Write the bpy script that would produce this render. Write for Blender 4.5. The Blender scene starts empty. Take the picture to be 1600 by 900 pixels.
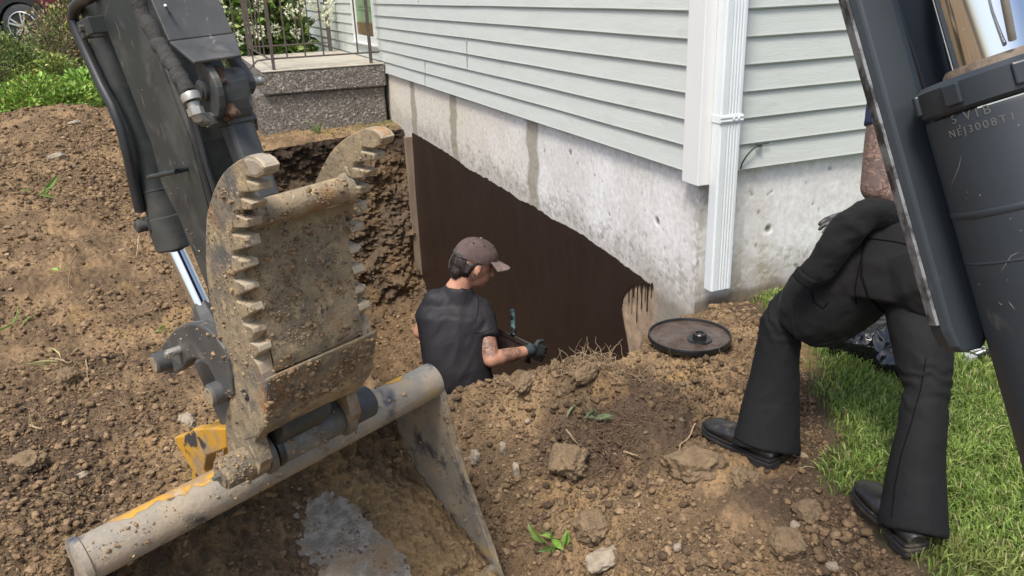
import bpy, bmesh, math, random
import numpy as np
from mathutils import Vector, Matrix
random.seed(7); RNG = np.random.default_rng(11)
scene = bpy.context.scene
COL = scene.collection
# ------------------------------------------------------------------ camera
F0, HEAD, PITCH, ROLL = 1245.77, 0.379217, 0.362424, -0.0388984
CAM = np.array([-1.82534, -2.56398, 0.723931])
_F = np.array([math.sin(HEAD)*math.cos(PITCH), math.cos(HEAD)*math.cos(PITCH), -math.sin(PITCH)])
_R = np.array([math.cos(HEAD), -math.sin(HEAD), 0.0]); _U = np.cross(_R, _F)
R2 = _R*math.cos(ROLL)+_U*math.sin(ROLL); U2 = -_R*math.sin(ROLL)+_U*math.cos(ROLL)
cd = bpy.data.cameras.new('camera'); cam = bpy.data.objects.new('camera', cd); COL.objects.link(cam)
cd.sensor_width = 36; cd.lens = 36*F0/1600; cd.clip_start = 0.02; cd.clip_end = 400
m = Matrix.Identity(4)
for i in range(3):
    m[i][0] = R2[i]; m[i][1] = U2[i]; m[i][2] = -_F[i]; m[i][3] = CAM[i]
cam.matrix_world = m; scene.camera = cam
# ------------------------------------------------------------------ light
SUN_EL, SUN_AZ = math.radians(62), math.radians(228)   # azimuth from +Y clockwise
w = bpy.data.worlds.new('World'); scene.world = w; w.use_nodes = True
nt = w.node_tree; bg = nt.nodes['Background']; sk = nt.nodes.new('ShaderNodeTexSky')
sk.sky_type = 'NISHITA'; sk.sun_disc = False; sk.sun_elevation = SUN_EL; sk.sun_rotation = SUN_AZ
sk.air_density = 1.0; sk.dust_density = 4.0; sk.ozone_density = 1.0
nt.links.new(sk.outputs[0], bg.inputs[0]); bg.inputs[1].default_value = 0.15
sl = bpy.data.lights.new('sun', 'SUN'); sl.energy = 2.35; sl.angle = math.radians(14); sl.color = (1, .965, .91)
so = bpy.data.objects.new('sun', sl); COL.objects.link(so)
sd = Vector((math.sin(SUN_AZ)*math.cos(SUN_EL), math.cos(SUN_AZ)*math.cos(SUN_EL), math.sin(SUN_EL)))
so.rotation_euler = sd.to_track_quat('Z', 'Y').to_euler(); so.location = (0, 0, 8)
vs = scene.view_settings; vs.view_transform = 'Standard'; vs.look = 'None'; vs.gamma = 1; vs.exposure = 0.55
scene.render.engine = 'CYCLES'

# ------------------------------------------------------------------ helpers
def ray(px, py): return _F+R2*(px-800)/F0+U2*(450-py)/F0
def at(px, py, t): return CAM+t*ray(px, py)
def onz(px, py, z): d = ray(px, py); return CAM+d*(z-CAM[2])/d[2]
def ony(px, py, y): d = ray(px, py); return CAM+d*(y-CAM[1])/d[1]
def onx(px, py, x): d = ray(px, py); return CAM+d*(x-CAM[0])/d[0]
def c2w(v): return R2*v[0]+U2*v[1]+_F*v[2]
def nrm(v): v = np.asarray(v, float); return v/np.linalg.norm(v)
_P = RNG.permutation(4096)
def _h(ix, iy, iz): return _P[(ix+_P[(iy+_P[iz & 4095]) & 4095]) & 4095]
def pnoise(p):
    p = np.asarray(p, float); i = np.floor(p).astype(int); f = p-i; u = f*f*f*(f*(f*6-15)+10)
    out = 0
    for dx in (0, 1):
        for dy in (0, 1):
            for dz in (0, 1):
                h = _h(i[..., 0]+dx, i[..., 1]+dy, i[..., 2]+dz)
                gx = ((h & 15)/7.5-1); gy = (((h >> 4) & 15)/7.5-1); gz = (((h >> 8) & 15)/7.5-1)
                d = gx*(f[..., 0]-dx)+gy*(f[..., 1]-dy)+gz*(f[..., 2]-dz)
                wx = u[..., 0] if dx else 1-u[..., 0]; wy = u[..., 1] if dy else 1-u[..., 1]; wz = u[..., 2] if dz else 1-u[..., 2]
                out = out+d*wx*wy*wz
    return out*1.15
def fbm(p, s, octv=4, g=.5, lac=2.03, ridge=False):
    p = np.asarray(p, float)*s; o = 0; a = 1
    for k in range(octv):
        n = pnoise(p+k*17.3)
        if ridge: n = .5-2*np.abs(n)
        o = o+a*n; p = p*lac; a *= g
    return o
def P3(x, y, z=0): return np.stack([x+0*y, y+0*x, z+0*x+0*y], -1)
def sstep(a, b, x): t = np.clip((x-a)/(b-a), 0, 1); return t*t*(3-2*t)

class MB:
    def __init__(s): s.v = []; s.f = []; s.n = 0
    def add(s, v, f):
        s.v.append(np.asarray(v, float).reshape(-1, 3)); s.f += [tuple(i+s.n for i in q) for q in f]; s.n += len(s.v[-1]); return s
    def addarr(s, v, f):
        s.v.append(v); s.f += (np.asarray(f)+s.n).tolist(); s.n += len(v); return s
    def verts(s): return np.concatenate(s.v) if s.v else np.zeros((0, 3))
    def box(s, lo, hi):
        x0, y0, z0 = lo; x1, y1, z1 = hi
        return s.add([(x0,y0,z0),(x1,y0,z0),(x1,y1,z0),(x0,y1,z0),(x0,y0,z1),(x1,y0,z1),(x1,y1,z1),(x0,y1,z1)],
                     [(0,3,2,1),(4,5,6,7),(0,1,5,4),(1,2,6,5),(2,3,7,6),(3,0,4,7)])
    def obox(s, c, ax, ay, az):
        c, ax, ay, az = map(np.asarray, (c, ax, ay, az))
        v = [c+i*ax+j*ay+k*az for k in (-1, 1) for i, j in ((-1,-1),(1,-1),(1,1),(-1,1))]
        return s.add(v, [(0,3,2,1),(4,5,6,7),(0,1,5,4),(1,2,6,5),(2,3,7,6),(3,0,4,7)])
    def prism(s, poly, vec):
        poly = np.asarray(poly, float); n = len(poly); vec = np.asarray(vec, float)
        return s.add(np.concatenate([poly, poly+vec]), [tuple(range(n))[::-1], tuple(range(n, 2*n))]+[(i, (i+1) % n, n+(i+1) % n, n+i) for i in range(n)])
    def loft(s, pts, ra, rb=None, side=None, n=16, cap=True, power=2.0):
        pts = [np.asarray(p, float) for p in pts]; k = len(pts)
        ra = ra if hasattr(ra, '__len__') else [ra]*k
        rb = ra if rb is None else (rb if hasattr(rb, '__len__') else [rb]*k)
        V_ = []; prev = None
        for i in range(k):
            t = nrm(pts[min(i+1, k-1)]-pts[max(i-1, 0)])
            sv = side[i] if (side is not None and np.ndim(side[0]) > 0) else side
            if sv is None:
                sv = prev if prev is not None else (np.array([0, 0, 1.]) if abs(t[2]) < .9 else np.array([1., 0, 0]))
            a = np.asarray(sv, float); a = nrm(a-t*(a@t)); prev = a; b = np.cross(t, a)
            for j in range(n):
                th = 2*math.pi*j/n; c, q = math.cos(th), math.sin(th)
                c = math.copysign(abs(c)**(2/power), c); q = math.copysign(abs(q)**(2/power), q)
                V_.append(pts[i]+a*ra[i]*c+b*rb[i]*q)
        f = [(i*n+j, i*n+(j+1) % n, (i+1)*n+(j+1) % n, (i+1)*n+j) for i in range(k-1) for j in range(n)]
        if cap: f += [tuple(range(n))[::-1], tuple(range((k-1)*n, k*n))]
        return s.add(V_, f)
    def cyl(s, a, b, r, r2=None, n=24): return s.loft([a, b], [r, r if r2 is None else r2], n=n)
    def ball(s, c, r, sc=(1, 1, 1), axes=None, n=14):
        c = np.asarray(c, float); V_ = []; m_ = n
        A = np.eye(3) if axes is None else np.asarray(axes, float)
        V_.append(c+A[2]*r*sc[2])
        for i in range(1, m_):
            ph = math.pi*i/m_
            for j in range(n*2):
                th = math.pi*j/n
                V_.append(c+A[0]*r*sc[0]*math.sin(ph)*math.cos(th)+A[1]*r*sc[1]*math.sin(ph)*math.sin(th)+A[2]*r*sc[2]*math.cos(ph))
        V_.append(c-A[2]*r*sc[2]); N = n*2; f = []
        for j in range(N): f.append((0, 1+j, 1+(j+1) % N))
        for i in range(m_-2):
            for j in range(N): f.append((1+i*N+j, 1+(i+1)*N+j, 1+(i+1)*N+(j+1) % N, 1+i*N+(j+1) % N))
        L = len(V_)-1
        for j in range(N): f.append((L, 1+(m_-2)*N+(j+1) % N, 1+(m_-2)*N+j))
        return s.add(V_, f)

def wloc(o):
    p = np.zeros(3)
    while o is not None: p = p+np.array(o.location); o = o.parent
    return p
def link(name, me, mat_, parent=None, smooth=True, base=None):
    for m_ in (mat_ if isinstance(mat_, (list, tuple)) else [mat_]): me.materials.append(m_)
    o = bpy.data.objects.new(name, me); COL.objects.link(o)
    if parent is not None:
        off = wloc(parent); o.parent = parent
    else:
        off = np.array(base if base is not None else (0, 0, 0), float); o.location = off
    n = len(me.vertices); co = np.empty(n*3); me.vertices.foreach_get('co', co)
    me.vertices.foreach_set('co', (co.reshape(-1, 3)-off).ravel())
    me.polygons.foreach_set('use_smooth', [smooth]*len(me.polygons)); me.update()
    return o
def obj(name, mb, mat_, parent=None, smooth=True, base=None, bevel=0, auto=35, colr=None, attrs=None, subsurf=0, fix=True):
    me = bpy.data.meshes.new(name)
    v = mb.verts()
    if isinstance(base, str): base = (v[:, 0].mean(), v[:, 1].mean(), v[:, 2].min())
    me.from_pydata(v, [], mb.f)
    if fix and len(v) < 40000:
        bm = bmesh.new(); bm.from_mesh(me); bmesh.ops.recalc_face_normals(bm, faces=bm.faces); bm.to_mesh(me); bm.free()
    if colr is not None: setcol(me, colr)
    if attrs:
        for k, a in attrs.items():
            at_ = me.attributes.new(k, 'FLOAT', 'POINT'); at_.data.foreach_set('value', np.asarray(a, np.float32))
    o = link(name, me, mat_, parent, smooth, base)
    if smooth and auto and not subsurf: sharp(me, auto)
    if bevel:
        b = o.modifiers.new('bevel', 'BEVEL'); b.width = bevel; b.segments = 2; b.limit_method = 'ANGLE'; b.angle_limit = math.radians(40)
    if subsurf:
        b = o.modifiers.new('sub', 'SUBSURF'); b.levels = b.render_levels = subsurf
    return o
def sharp(me, deg):
    if len(me.polygons) > 60000: return
    bm = bmesh.new(); bm.from_mesh(me); lim = math.radians(deg)
    for e in bm.edges:
        if len(e.link_faces) == 2 and e.calc_face_angle(0) > lim: e.smooth = False
    bm.to_mesh(me); bm.free()
def setcol(me, c):
    a = me.color_attributes.new('col', 'FLOAT_COLOR', 'POINT'); c = np.asarray(c, np.float32)
    if c.shape[1] == 3: c = np.concatenate([c, np.ones((len(c), 1), np.float32)], 1)
    a.data.foreach_set('color', c.ravel())
def tag(o, label=None, cat=None, group=None, kind=None):
    if label: o['label'] = label
    if cat: o['category'] = cat
    if group: o['group'] = group
    if kind: o['kind'] = kind
    return o
def cast(o, px, py, off=0):
    bpy.context.view_layer.update(); lo = Vector(CAM-wloc(o)); ok, p, n, i = o.ray_cast(lo, Vector(nrm(ray(px, py))))
    return (np.array(p)+wloc(o)+np.array(n)*off, np.array(n)) if ok else (None, None)
def surf_line(name, o, pts, r, m_, par=None, sub_=5, off=0, wob=0, taper=False):
    """a seam, weld or scratch laid on the surface of o along the line seen through pts"""
    bpy.context.view_layer.update(); P_ = []; W_ = wloc(o); lo = Vector(CAM-W_)
    for a, b in zip(pts[:-1], pts[1:]):
        for k in range(sub_):
            f = k/sub_; x, y = a[0]*(1-f)+b[0]*f, a[1]*(1-f)+b[1]*f; ok, p, n, i = o.ray_cast(lo, Vector(nrm(ray(x, y))))
            if ok: P_.append(np.array(p)+W_+np.array(n)*off)
    if len(P_) < 3: return None
    P_ = np.array(P_)
    if wob: P_ = P_+np.stack([fbm(P_+i*9, 60, 2) for i in range(3)], -1)*wob
    rr = [r]*len(P_) if not taper else list(r*np.sin(np.linspace(.15, math.pi-.15, len(P_))))
    return obj(name, MB().loft(list(P_), rr, n=6), m_, par or o, True, auto=0)
def crumbs_on(name, o, poly, n, size, cols, par=None, upmin=-2):
    bpy.context.view_layer.update(); W_ = wloc(o); lo = Vector(CAM-W_); P_ = []; poly = np.array(poly, float); x0, y0 = poly.min(0); x1, y1 = poly.max(0); k = 0
    while len(P_) < n and k < n*6:
        k += 1; x, y = RNG.uniform(x0, x1), RNG.uniform(y0, y1)
        if sdpoly(np.array([x]), np.array([y]), poly)[0] > 0: continue
        ok, p, nn_, i = o.ray_cast(lo, Vector(nrm(ray(x, y))))
        if ok and nn_[2] > upmin and pnoise(np.array([x*.03, y*.03, 3.]))+RNG.normal(0, .18) > .08: P_.append(np.array(p)+W_)
    if not P_: return None
    P_ = np.array(P_); m_ = len(P_); sz = size*(RNG.pareto(2.4, m_)+.6); sz = np.minimum(sz, size*5)
    b_ = scatter_clods(name, P_, sz, np.array(cols)[RNG.integers(0, len(cols), m_)]*RNG.uniform(.8, 1.2, (m_, 1)), None, IV2, IF2)
    b_.parent = par or o; off = wloc(par or o); b_.location = Vector(-off); return b_
def empty(name, loc, label=None, cat=None, group=None):
    o = bpy.data.objects.new(name, None); COL.objects.link(o); o.location = Vector(loc); o.empty_display_size = .1
    return tag(o, label, cat, group)
def blob(name, mb, mat_, parent, voxel=.006, smooth=4, fn=None, attrfn=None, base=None):
    """weld the lofts of a figure or a garment into one continuous skin"""
    me = bpy.data.meshes.new('tmp'); me.from_pydata(mb.verts(), [], mb.f)
    bm = bmesh.new(); bm.from_mesh(me); bmesh.ops.recalc_face_normals(bm, faces=bm.faces); bm.to_mesh(me); bm.free()
    o = bpy.data.objects.new('tmp', me); COL.objects.link(o)
    r = o.modifiers.new('r', 'REMESH'); r.mode = 'VOXEL'; r.voxel_size = voxel
    if smooth:
        s_ = o.modifiers.new('s', 'SMOOTH'); s_.iterations = smooth; s_.factor = .5
    dg = bpy.context.evaluated_depsgraph_get(); dg.update()
    me2 = bpy.data.meshes.new_from_object(o.evaluated_get(dg)); me2.name = name
    bpy.data.objects.remove(o); bpy.data.meshes.remove(me)
    n = len(me2.vertices); co = np.empty(n*3); me2.vertices.foreach_get('co', co); co = co.reshape(-1, 3)
    no = np.empty(n*3); me2.vertices.foreach_get('normal', no); no = no.reshape(-1, 3)
    me2.materials.clear()
    if fn is not None:
        co = co+no*fn(co, no)[:, None]; me2.vertices.foreach_set('co', co.ravel()); me2.update()
    if attrfn is not None:
        for k, a in attrfn(co).items():
            at_ = me2.attributes.new(k, 'FLOAT', 'POINT'); at_.data.foreach_set('value', np.asarray(a, np.float32))
    return link(name, me2, mat_, parent, True, base)
def grid_faces(nu, nv):
    i = np.arange(nu-1)[:, None]*nv+np.arange(nv-1)[None, :]
    return np.stack([i, i+nv, i+nv+1, i+1], -1).reshape(-1, 4)

# ------------------------------------------------------------------ materials
def lin(c): 
    c = np.asarray(c, float)/255; return tuple(np.where(c <= .04045, c/12.92, ((c+.055)/1.055)**2.4))
def mat(name, base, base2=None, scale=8, detail=6, rough=.7, rough2=None, metal=0, bump=0, bscale=60, bdist=.004,
        layers=(), attr=None, stretch=(1, 1, 1), spec=.5, sss=0, coat=0, lo=.35, hi=.65, sheen=0, bdetail=5):
    """base<->base2 noise mix, then layers (colour, scale, lo, hi, rough, metal[, stretch]) of wear or dirt on top"""
    m_ = bpy.data.materials.new(name); m_.use_nodes = True; N = m_.node_tree.nodes; L = m_.node_tree.links
    bs = N['Principled BSDF']; tc = N.new('ShaderNodeTexCoord')
    def mapped(st):
        if tuple(st) == (1, 1, 1): return tc.outputs['Object']
        mp = N.new('ShaderNodeMapping'); mp.inputs['Scale'].default_value = st; L.new(tc.outputs['Object'], mp.inputs[0]); return mp.outputs[0]
    def noise(sc, dt, st=(1, 1, 1), lo_=0, hi_=1):
        n = N.new('ShaderNodeTexNoise'); n.inputs['Scale'].default_value = sc; n.inputs['Detail'].default_value = dt; n.inputs['Roughness'].default_value = .62
        L.new(mapped(st), n.inputs['Vector'])
        r = N.new('ShaderNodeMapRange'); r.inputs[1].default_value = lo_; r.inputs[2].default_value = hi_; L.new(n.outputs[0], r.inputs[0])
        return r.outputs[0]
    def mixc(f, a, b):
        x = N.new('ShaderNodeMix'); x.data_type = 'RGBA'; L.new(f, x.inputs[0])
        for s_, v in ((6, a), (7, b)):
            if isinstance(v, (tuple, list)): x.inputs[s_].default_value = (*v[:3], 1)
            else: L.new(v, x.inputs[s_])
        return x.outputs[2]
    def mixf(f, a, b):
        x = N.new('ShaderNodeMix'); x.data_type = 'FLOAT'; L.new(f, x.inputs[0])
        for s_, v in ((2, a), (3, b)):
            if isinstance(v, (int, float)): x.inputs[s_].default_value = v
            else: L.new(v, x.inputs[s_])
        return x.outputs[0]
    if attr:
        at_ = N.new('ShaderNodeAttribute'); at_.attribute_name = attr
        mu = N.new('ShaderNodeMix'); mu.data_type = 'RGBA'; mu.blend_type = 'MULTIPLY'; mu.inputs[0].default_value = 1
        L.new(at_.outputs['Color'], mu.inputs[6])
        L.new(mixc(noise(scale, detail, stretch, lo, hi), base, base2 or base), mu.inputs[7]); c = mu.outputs[2]
    else:
        f = noise(scale, detail, stretch, lo, hi); c = mixc(f, base, base2 or base)
    r = rough if rough2 is None else mixf(noise(scale*2.3, 4), rough, rough2); mt = metal
    for ly in layers:
        col_, sc, a, b, rr, mm = ly[:6]; st = ly[6] if len(ly) > 6 else (1, 1, 1)
        f = noise(sc, 8, st, a, b); c = mixc(f, c, col_); r = mixf(f, r, rr); mt = mixf(f, mt, mm)
    if isinstance(c, tuple): bs.inputs['Base Color'].default_value = (*c, 1)
    else: L.new(c, bs.inputs['Base Color'])
    for nme, v in (('Roughness', r), ('Metallic', mt)):
        if isinstance(v, (int, float)): bs.inputs[nme].default_value = v
        else: L.new(v, bs.inputs[nme])
    bs.inputs['Specular IOR Level'].default_value = spec; bs.inputs['Coat Weight'].default_value = coat; bs.inputs['Sheen Weight'].default_value = sheen
    if sss:
        bs.inputs['Subsurface Weight'].default_value = sss; bs.inputs['Subsurface Radius'].default_value = (.012, .005, .003)
    if bump:
        b = N.new('ShaderNodeBump'); b.inputs['Strength'].default_value = bump; b.inputs['Distance'].default_value = bdist
        L.new(noise(bscale, bdetail, stretch), b.inputs['Height']); L.new(b.outputs[0], bs.inputs['Normal'])
    m_['N'] = name
    return m_
DIRT = (.27, .175, .095); DUST = (.36, .27, .17)
# ------------------------------------------------------------------ ground
def terrain():
    C = []
    def px(*a):
        for (x, y, z) in a: C.append(onz(x, y, z))
    px((985,567,-.55),(900,575,-.49),(830,592,-.50),(770,612,-.56),(950,571,-.50),(705,628,-.62),
       (1113,482,-.54),(1020,548,-.53),(1075,560,-.53),(1150,600,-.55),(1100,670,-.60),(1215,735,-.60),(1430,870,-.61),
       (1340,770,-.60),(1300,880,-.65),(1100,880,-.70),(950,880,-.77),(790,880,-.86),(740,760,-.78),(850,750,-.69),(1000,720,-.63),
       (1000,640,-.54),(880,650,-.58),(1250,620,-.57),(1400,600,-.57),(1550,600,-.58),(1560,850,-.60),
       (250,620,-.66),(60,850,-.72),(200,800,-.80),(0,700,-.60),(0,500,-.47),(200,450,-.52),(100,350,-.36),(200,250,-.26),(0,300,-.23),
       (130,165,-.05),(0,225,-.12),(60,195,-.07),(170,190,-.08))
    C += [np.array(p) for p in ((-.5,4.8,-.47),(-1.5,4.8,-.47),(-2.0,4.2,-.4),(-.1,4.8,-.46),(-2.2,5.4,-.2),(-1.6,5.6,-.4),(-3,6.2,-.3),(-4,6.5,-.32),(-5,4,-.3),
          (-3.5,9,-.25),(-8,9,-.2),(-4,13,-.05),(-9,13,-.05),(-12,4,-.3),(0,13,-.05),(0,20,.0),(-15,25,0),(15,25,0),(8,-1,-.6),(3,-3,-.6),(3,-1,-.58),(-4,-2,-.65),(-1.2,-2.0,-.92),(-1.9,-1.6,-.95),
          (-1.5,-1.1,-1.0),(-.7,-2.2,-.75),(-3,-6,-.65),(4,-8,-.6),(1,-.15,-.56),(.5,-.1,-.55),(-1.5,-.6,-.98),(-1.9,-.8,-.95),(-1.25,-.9,-1.0),(-1.45,.5,-.66),(-1.6,2,-.55),(-1.7,3.4,-.5))]
    C += [onx(1060, 507, -.02), onx(1035, 528, -.02), onx(1085, 494, -.02)]
    P = np.array(C); D = np.linalg.norm(P[:, None, :2]-P[None, :, :2], axis=2)
    W = np.linalg.solve(D+np.eye(len(P))*.02, P[:, 2]-P[:, 2].mean())
    def H(x, y):
        x = np.asarray(x, float); y = np.asarray(y, float); o = np.full(np.broadcast(x, y).shape, P[:, 2].mean())
        for (a, b, c), w_ in zip(P, W): o = o+w_*np.sqrt((x-a)**2+(y-b)**2)
        return o
    return H
H0 = terrain()
PIT = np.array([(.6, .40), (.04, .20), (-.12, .06), (-.33, -.17), (-.46, -.29), (-.62, -.355), (-.74, -.345), (-.88, -.31), (-1.01, -.25), (-1.13, -.17), (-1.3, .05), (-1.42, .8), (-1.38, 2.2), (-1.45, 3.6), (-1.35, 4.62), (.6, 4.68)])
def sdpoly(x, y, poly):
    d = np.full(x.shape, 1e9); ins = np.zeros(x.shape, bool); n = len(poly)
    for i in range(n):
        a = poly[i]; b = poly[(i+1) % n]; e = b-a; wx = x-a[0]; wy = y-a[1]
        t = np.clip((wx*e[0]+wy*e[1])/(e@e), 0, 1); d = np.minimum(d, (wx-e[0]*t)**2+(wy-e[1]*t)**2)
        c = ((a[1] <= y) != (b[1] <= y)); xi = a[0]+(y-a[1])/(b[1]-a[1]+1e-12)*e[0]; ins ^= c & (x < xi)
    return np.where(ins, -1, 1)*np.sqrt(d)
LAWN = [onz(x, y, -.58)[:2] for x, y in ((1200,505),(1225,520),(1256,545),(1268,580),(1285,620),(1300,650),(1318,680),(1322,705),(1300,735),(1312,758),(1345,770),(1375,800),(1400,835),(1450,872),(1478,905),(1500,960),(1520,1100))]
LAWN = np.array(LAWN+[np.array((.5,-3.2)), np.array((1,-12)), np.array((30,-12)), np.array((30,-.0)), np.array((.3,-.0))])
FLOOR = -2.2
def relief(x, y, lawn, amp=1.0):
    p = P3(x, y)
    big = fbm(p, 2.6, 3)*.035+fbm(p+3.1, 9, 3)*.022
    clod = np.maximum(0, fbm(p+9, 19, 5, .62))*.030
    fine = fbm(p+5, 48, 3, .68)*.014
    mask = .35+.65*sstep(-.25, .3, fbm(p+40, 3.3, 2))
    r = (big+(clod*mask+fine)*amp)
    return np.where(lawn, fbm(p, 3, 2)*.012, r)
def ground_z(x, y, detail=True):
    x = np.asarray(x, float); y = np.asarray(y, float)
    z = H0(x, y); near = sstep(0, 1, 1-(np.hypot(x+1, y-1)-6)/4)
    dl = sdpoly(x, y, LAWN)
    wob = fbm(P3(x, y), 5, 3)*.05
    k = sstep(-.03, .08, dl+wob)
    if detail: z = z+(relief(x, y, False)*k+relief(x, y, True)*(1-k))*near
    z = z+np.where(dl < .1, .012*(1-k), 0)
    d = sdpoly(x, y, PIT)+fbm(P3(x, y, 1), 6, 3)*.035
    fz = FLOOR+((fbm(P3(x, y, 5), 3, 3)*.09+np.maximum(0, fbm(P3(x, y, 6), 15, 4, .6))*.05) if detail else 0)+.12*sstep(3.3, 4.6, y)
    z = fz+(z-fz)*sstep(-.16, .0, d)
    # loose spill against the wall at the near corner of the pit
    return z
def smooth_lines(a, b, st): return np.arange(a, b, st)
def build_ground():
    xs = np.concatenate([-4.2-np.cumsum(1.15**np.arange(28)*.06)[::-1], np.arange(-4.2, -2.6, .016), np.arange(-2.6, .35, .0075), np.arange(.35, 1.6, .014), 1.6+np.cumsum(1.16**np.arange(28)*.05)])
    ys = np.concatenate([-2.7-np.cumsum(1.2**np.arange(20)*.05)[::-1], np.arange(-2.7, -1.9, .014), np.arange(-1.9, .6, .0075), np.arange(.6, 2.4, .011), np.arange(2.4, 7, .018), 7+np.cumsum(1.15**np.arange(33)*.05)])
    X, Y = np.meshgrid(xs, ys, indexing='ij'); Z = ground_z(X, Y)
    print('ground', X.shape, X.size, 'far', xs[0], xs[-1], ys[0], ys[-1])
    dl = sdpoly(X, Y, LAWN)+fbm(P3(X, Y), 5, 3)*.05
    p = P3(X, Y)
    tan = np.array((.268, .186, .106)); brown = np.array((.156, .109, .066)); dark = np.array((.060, .044, .033)); gold = np.array((.30, .20, .095))
    n1 = sstep(-.25, .35, fbm(p, 4.2, 5, .6)); n2 = sstep(.0, .42, fbm(p+20, 1.9, 5, .62)); n3 = sstep(.28, .55, fbm(p+70, 2.6, 4, .6))
    c = brown+(tan-brown)*n1[..., None]
    # dark topsoil under the boot, along the lawn and on top of the heap
    q = onz(1000, 640, -.56); q2 = onz(1200, 760, -.6); q3 = onz(900, 690, -.6)
    top = np.exp(-(((X-q[0])/.32)**2+((Y-q[1])/.22)**2))+np.exp(-(((X-q3[0])/.22)**2+((Y-q3[1])/.12)**2))*.7+np.exp(-(np.maximum(dl, 0)/.16)**2)*(Y < .5)*(X > -.8)*1.1
    q4 = onz(60, 640, -.55); top = top+.8*np.exp(-(((X-q4[0])/.5)**2+((Y-q4[1])/.5)**2))+.6*sstep(5.2, 6.0, Y)
    top = np.clip(top*.9+n2*.55+fbm(p+8, 7, 4)*.35, 0, 1); c = c+(dark*1.15-c)*sstep(.3, .95, top)[..., None]*.85
    c = c+(gold-c)*(n3*.55*(X > -2.4))[..., None]
    q5 = onz(1065, 585, -.53); g = np.exp(-(((X-q5[0])/.10)**2+((Y-q5[1])/.05)**2)); c = c+(gold*1.0-c)*(sstep(.3, .8, g+fbm(p, 20, 3)*.2)*.8)[..., None]
    lawnc = np.array((.075, .082, .03)); far = sstep(5.5, 6.6, Y+.35*(X+3))*(X < .5)
    c = c+(lawnc-c)*sstep(.06, -.05, dl)[..., None]; c = c+(np.array((.10, .14, .04))-c)*(far*.9)[..., None]
    inp = sstep(-.75, -1.3, Z); c = c+(np.array((.165, .112, .066))*(1+.5*fbm(p, 9, 4)[..., None])-c)*inp[..., None]
    c = c*(1+.28*fbm(p, 60, 3)[..., None])
    mb = MB(); mb.addarr(np.stack([X, Y, Z], -1).reshape(-1, 3), grid_faces(len(xs), len(ys)))
    o = obj('ground', mb, M_soil, fix=False, colr=np.clip(c.reshape(-1, 3), .01, .9)); tag(o, kind='structure', label='churned brown soil running into lawn around the dug pit')
    return o
M_soil = mat('soil', (.8, .8, .8), (1.25, 1.2, 1.12), attr='col', scale=130, rough=.95, bump=1.0, bscale=230, bdist=.006, spec=.2, bdetail=8)
build_ground()

# bank of cut earth round the far end and the left side of the pit
def build_bank():
    path = np.array([(.06, 4.50), (-.5, 4.46), (-1.05, 4.40), (-1.3, 4.15), (-1.36, 3.4), (-1.30, 2.2), (-1.36, .9), (-1.28, .1)])
    seg = np.concatenate([[0], np.cumsum(np.linalg.norm(np.diff(path, axis=0), axis=1))])
    u = np.arange(0, seg[-1], .014); px_ = np.interp(u, seg, path[:, 0]); py_ = np.interp(u, seg, path[:, 1])
    k = 21; ker = np.ones(k)/k; px_ = np.convolve(np.pad(px_, k//2, 'edge'), ker, 'valid'); py_ = np.convolve(np.pad(py_, k//2, 'edge'), ker, 'valid')
    tx = np.gradient(px_); ty = np.gradient(py_); l = np.hypot(tx, ty); nx, ny = -ty/l, tx/l      # towards the hole
    v = np.linspace(0, 1, 150); top = H0(px_, py_)
    Uu, Vv = np.meshgrid(np.arange(len(u)), v, indexing='ij')
    z = FLOOR-.1+(top[Uu]+.02-FLOOR+.1)*Vv
    Q = np.stack([px_[Uu], py_[Uu], z], -1)
    d = fbm(Q, 2.2, 3)*.12+fbm(Q+7, 7, 5, .62)*.05+fbm(Q+2, 22, 4, .65)*.030+(1-Vv)**2*.42*(1+.6*fbm(Q+30, 2, 2))-.10*Vv**3
    s = sstep(.0, .12, Uu*.014); Q[..., 0] += nx[Uu]*d*s; Q[..., 1] += ny[Uu]*d
    zz = Q[..., 2]; n = fbm(Q, 5, 4)
    tan = np.array((.150, .104, .062)); dark = np.array((.036, .026, .020)); grey = np.array((.115, .086, .060)); rust = np.array((.095, .061, .040))
    c = tan+(grey-tan)*sstep(-.2, .3, fbm(Q+11, 3, 3))[..., None]
    k1 = sstep(-.95, -.62, zz+n*.22); c = c+(rust*.8-c)*(k1*.75)[..., None]; k2 = sstep(-.80, -.58, zz+n*.16); c = c+(dark-c)*(k2*.9)[..., None]
    c = c*(1+.35*fbm(Q, 40, 3)[..., None])
    mb = MB(); mb.addarr(Q.reshape(-1, 3), grid_faces(len(u), len(v)))
    o = obj('pit_bank', mb, M_soil, fix=False, colr=np.clip(c.reshape(-1, 3), .01, .9)); tag(o, kind='structure', label='cut earth bank, dark topsoil over tan subsoil')
build_bank()

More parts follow.
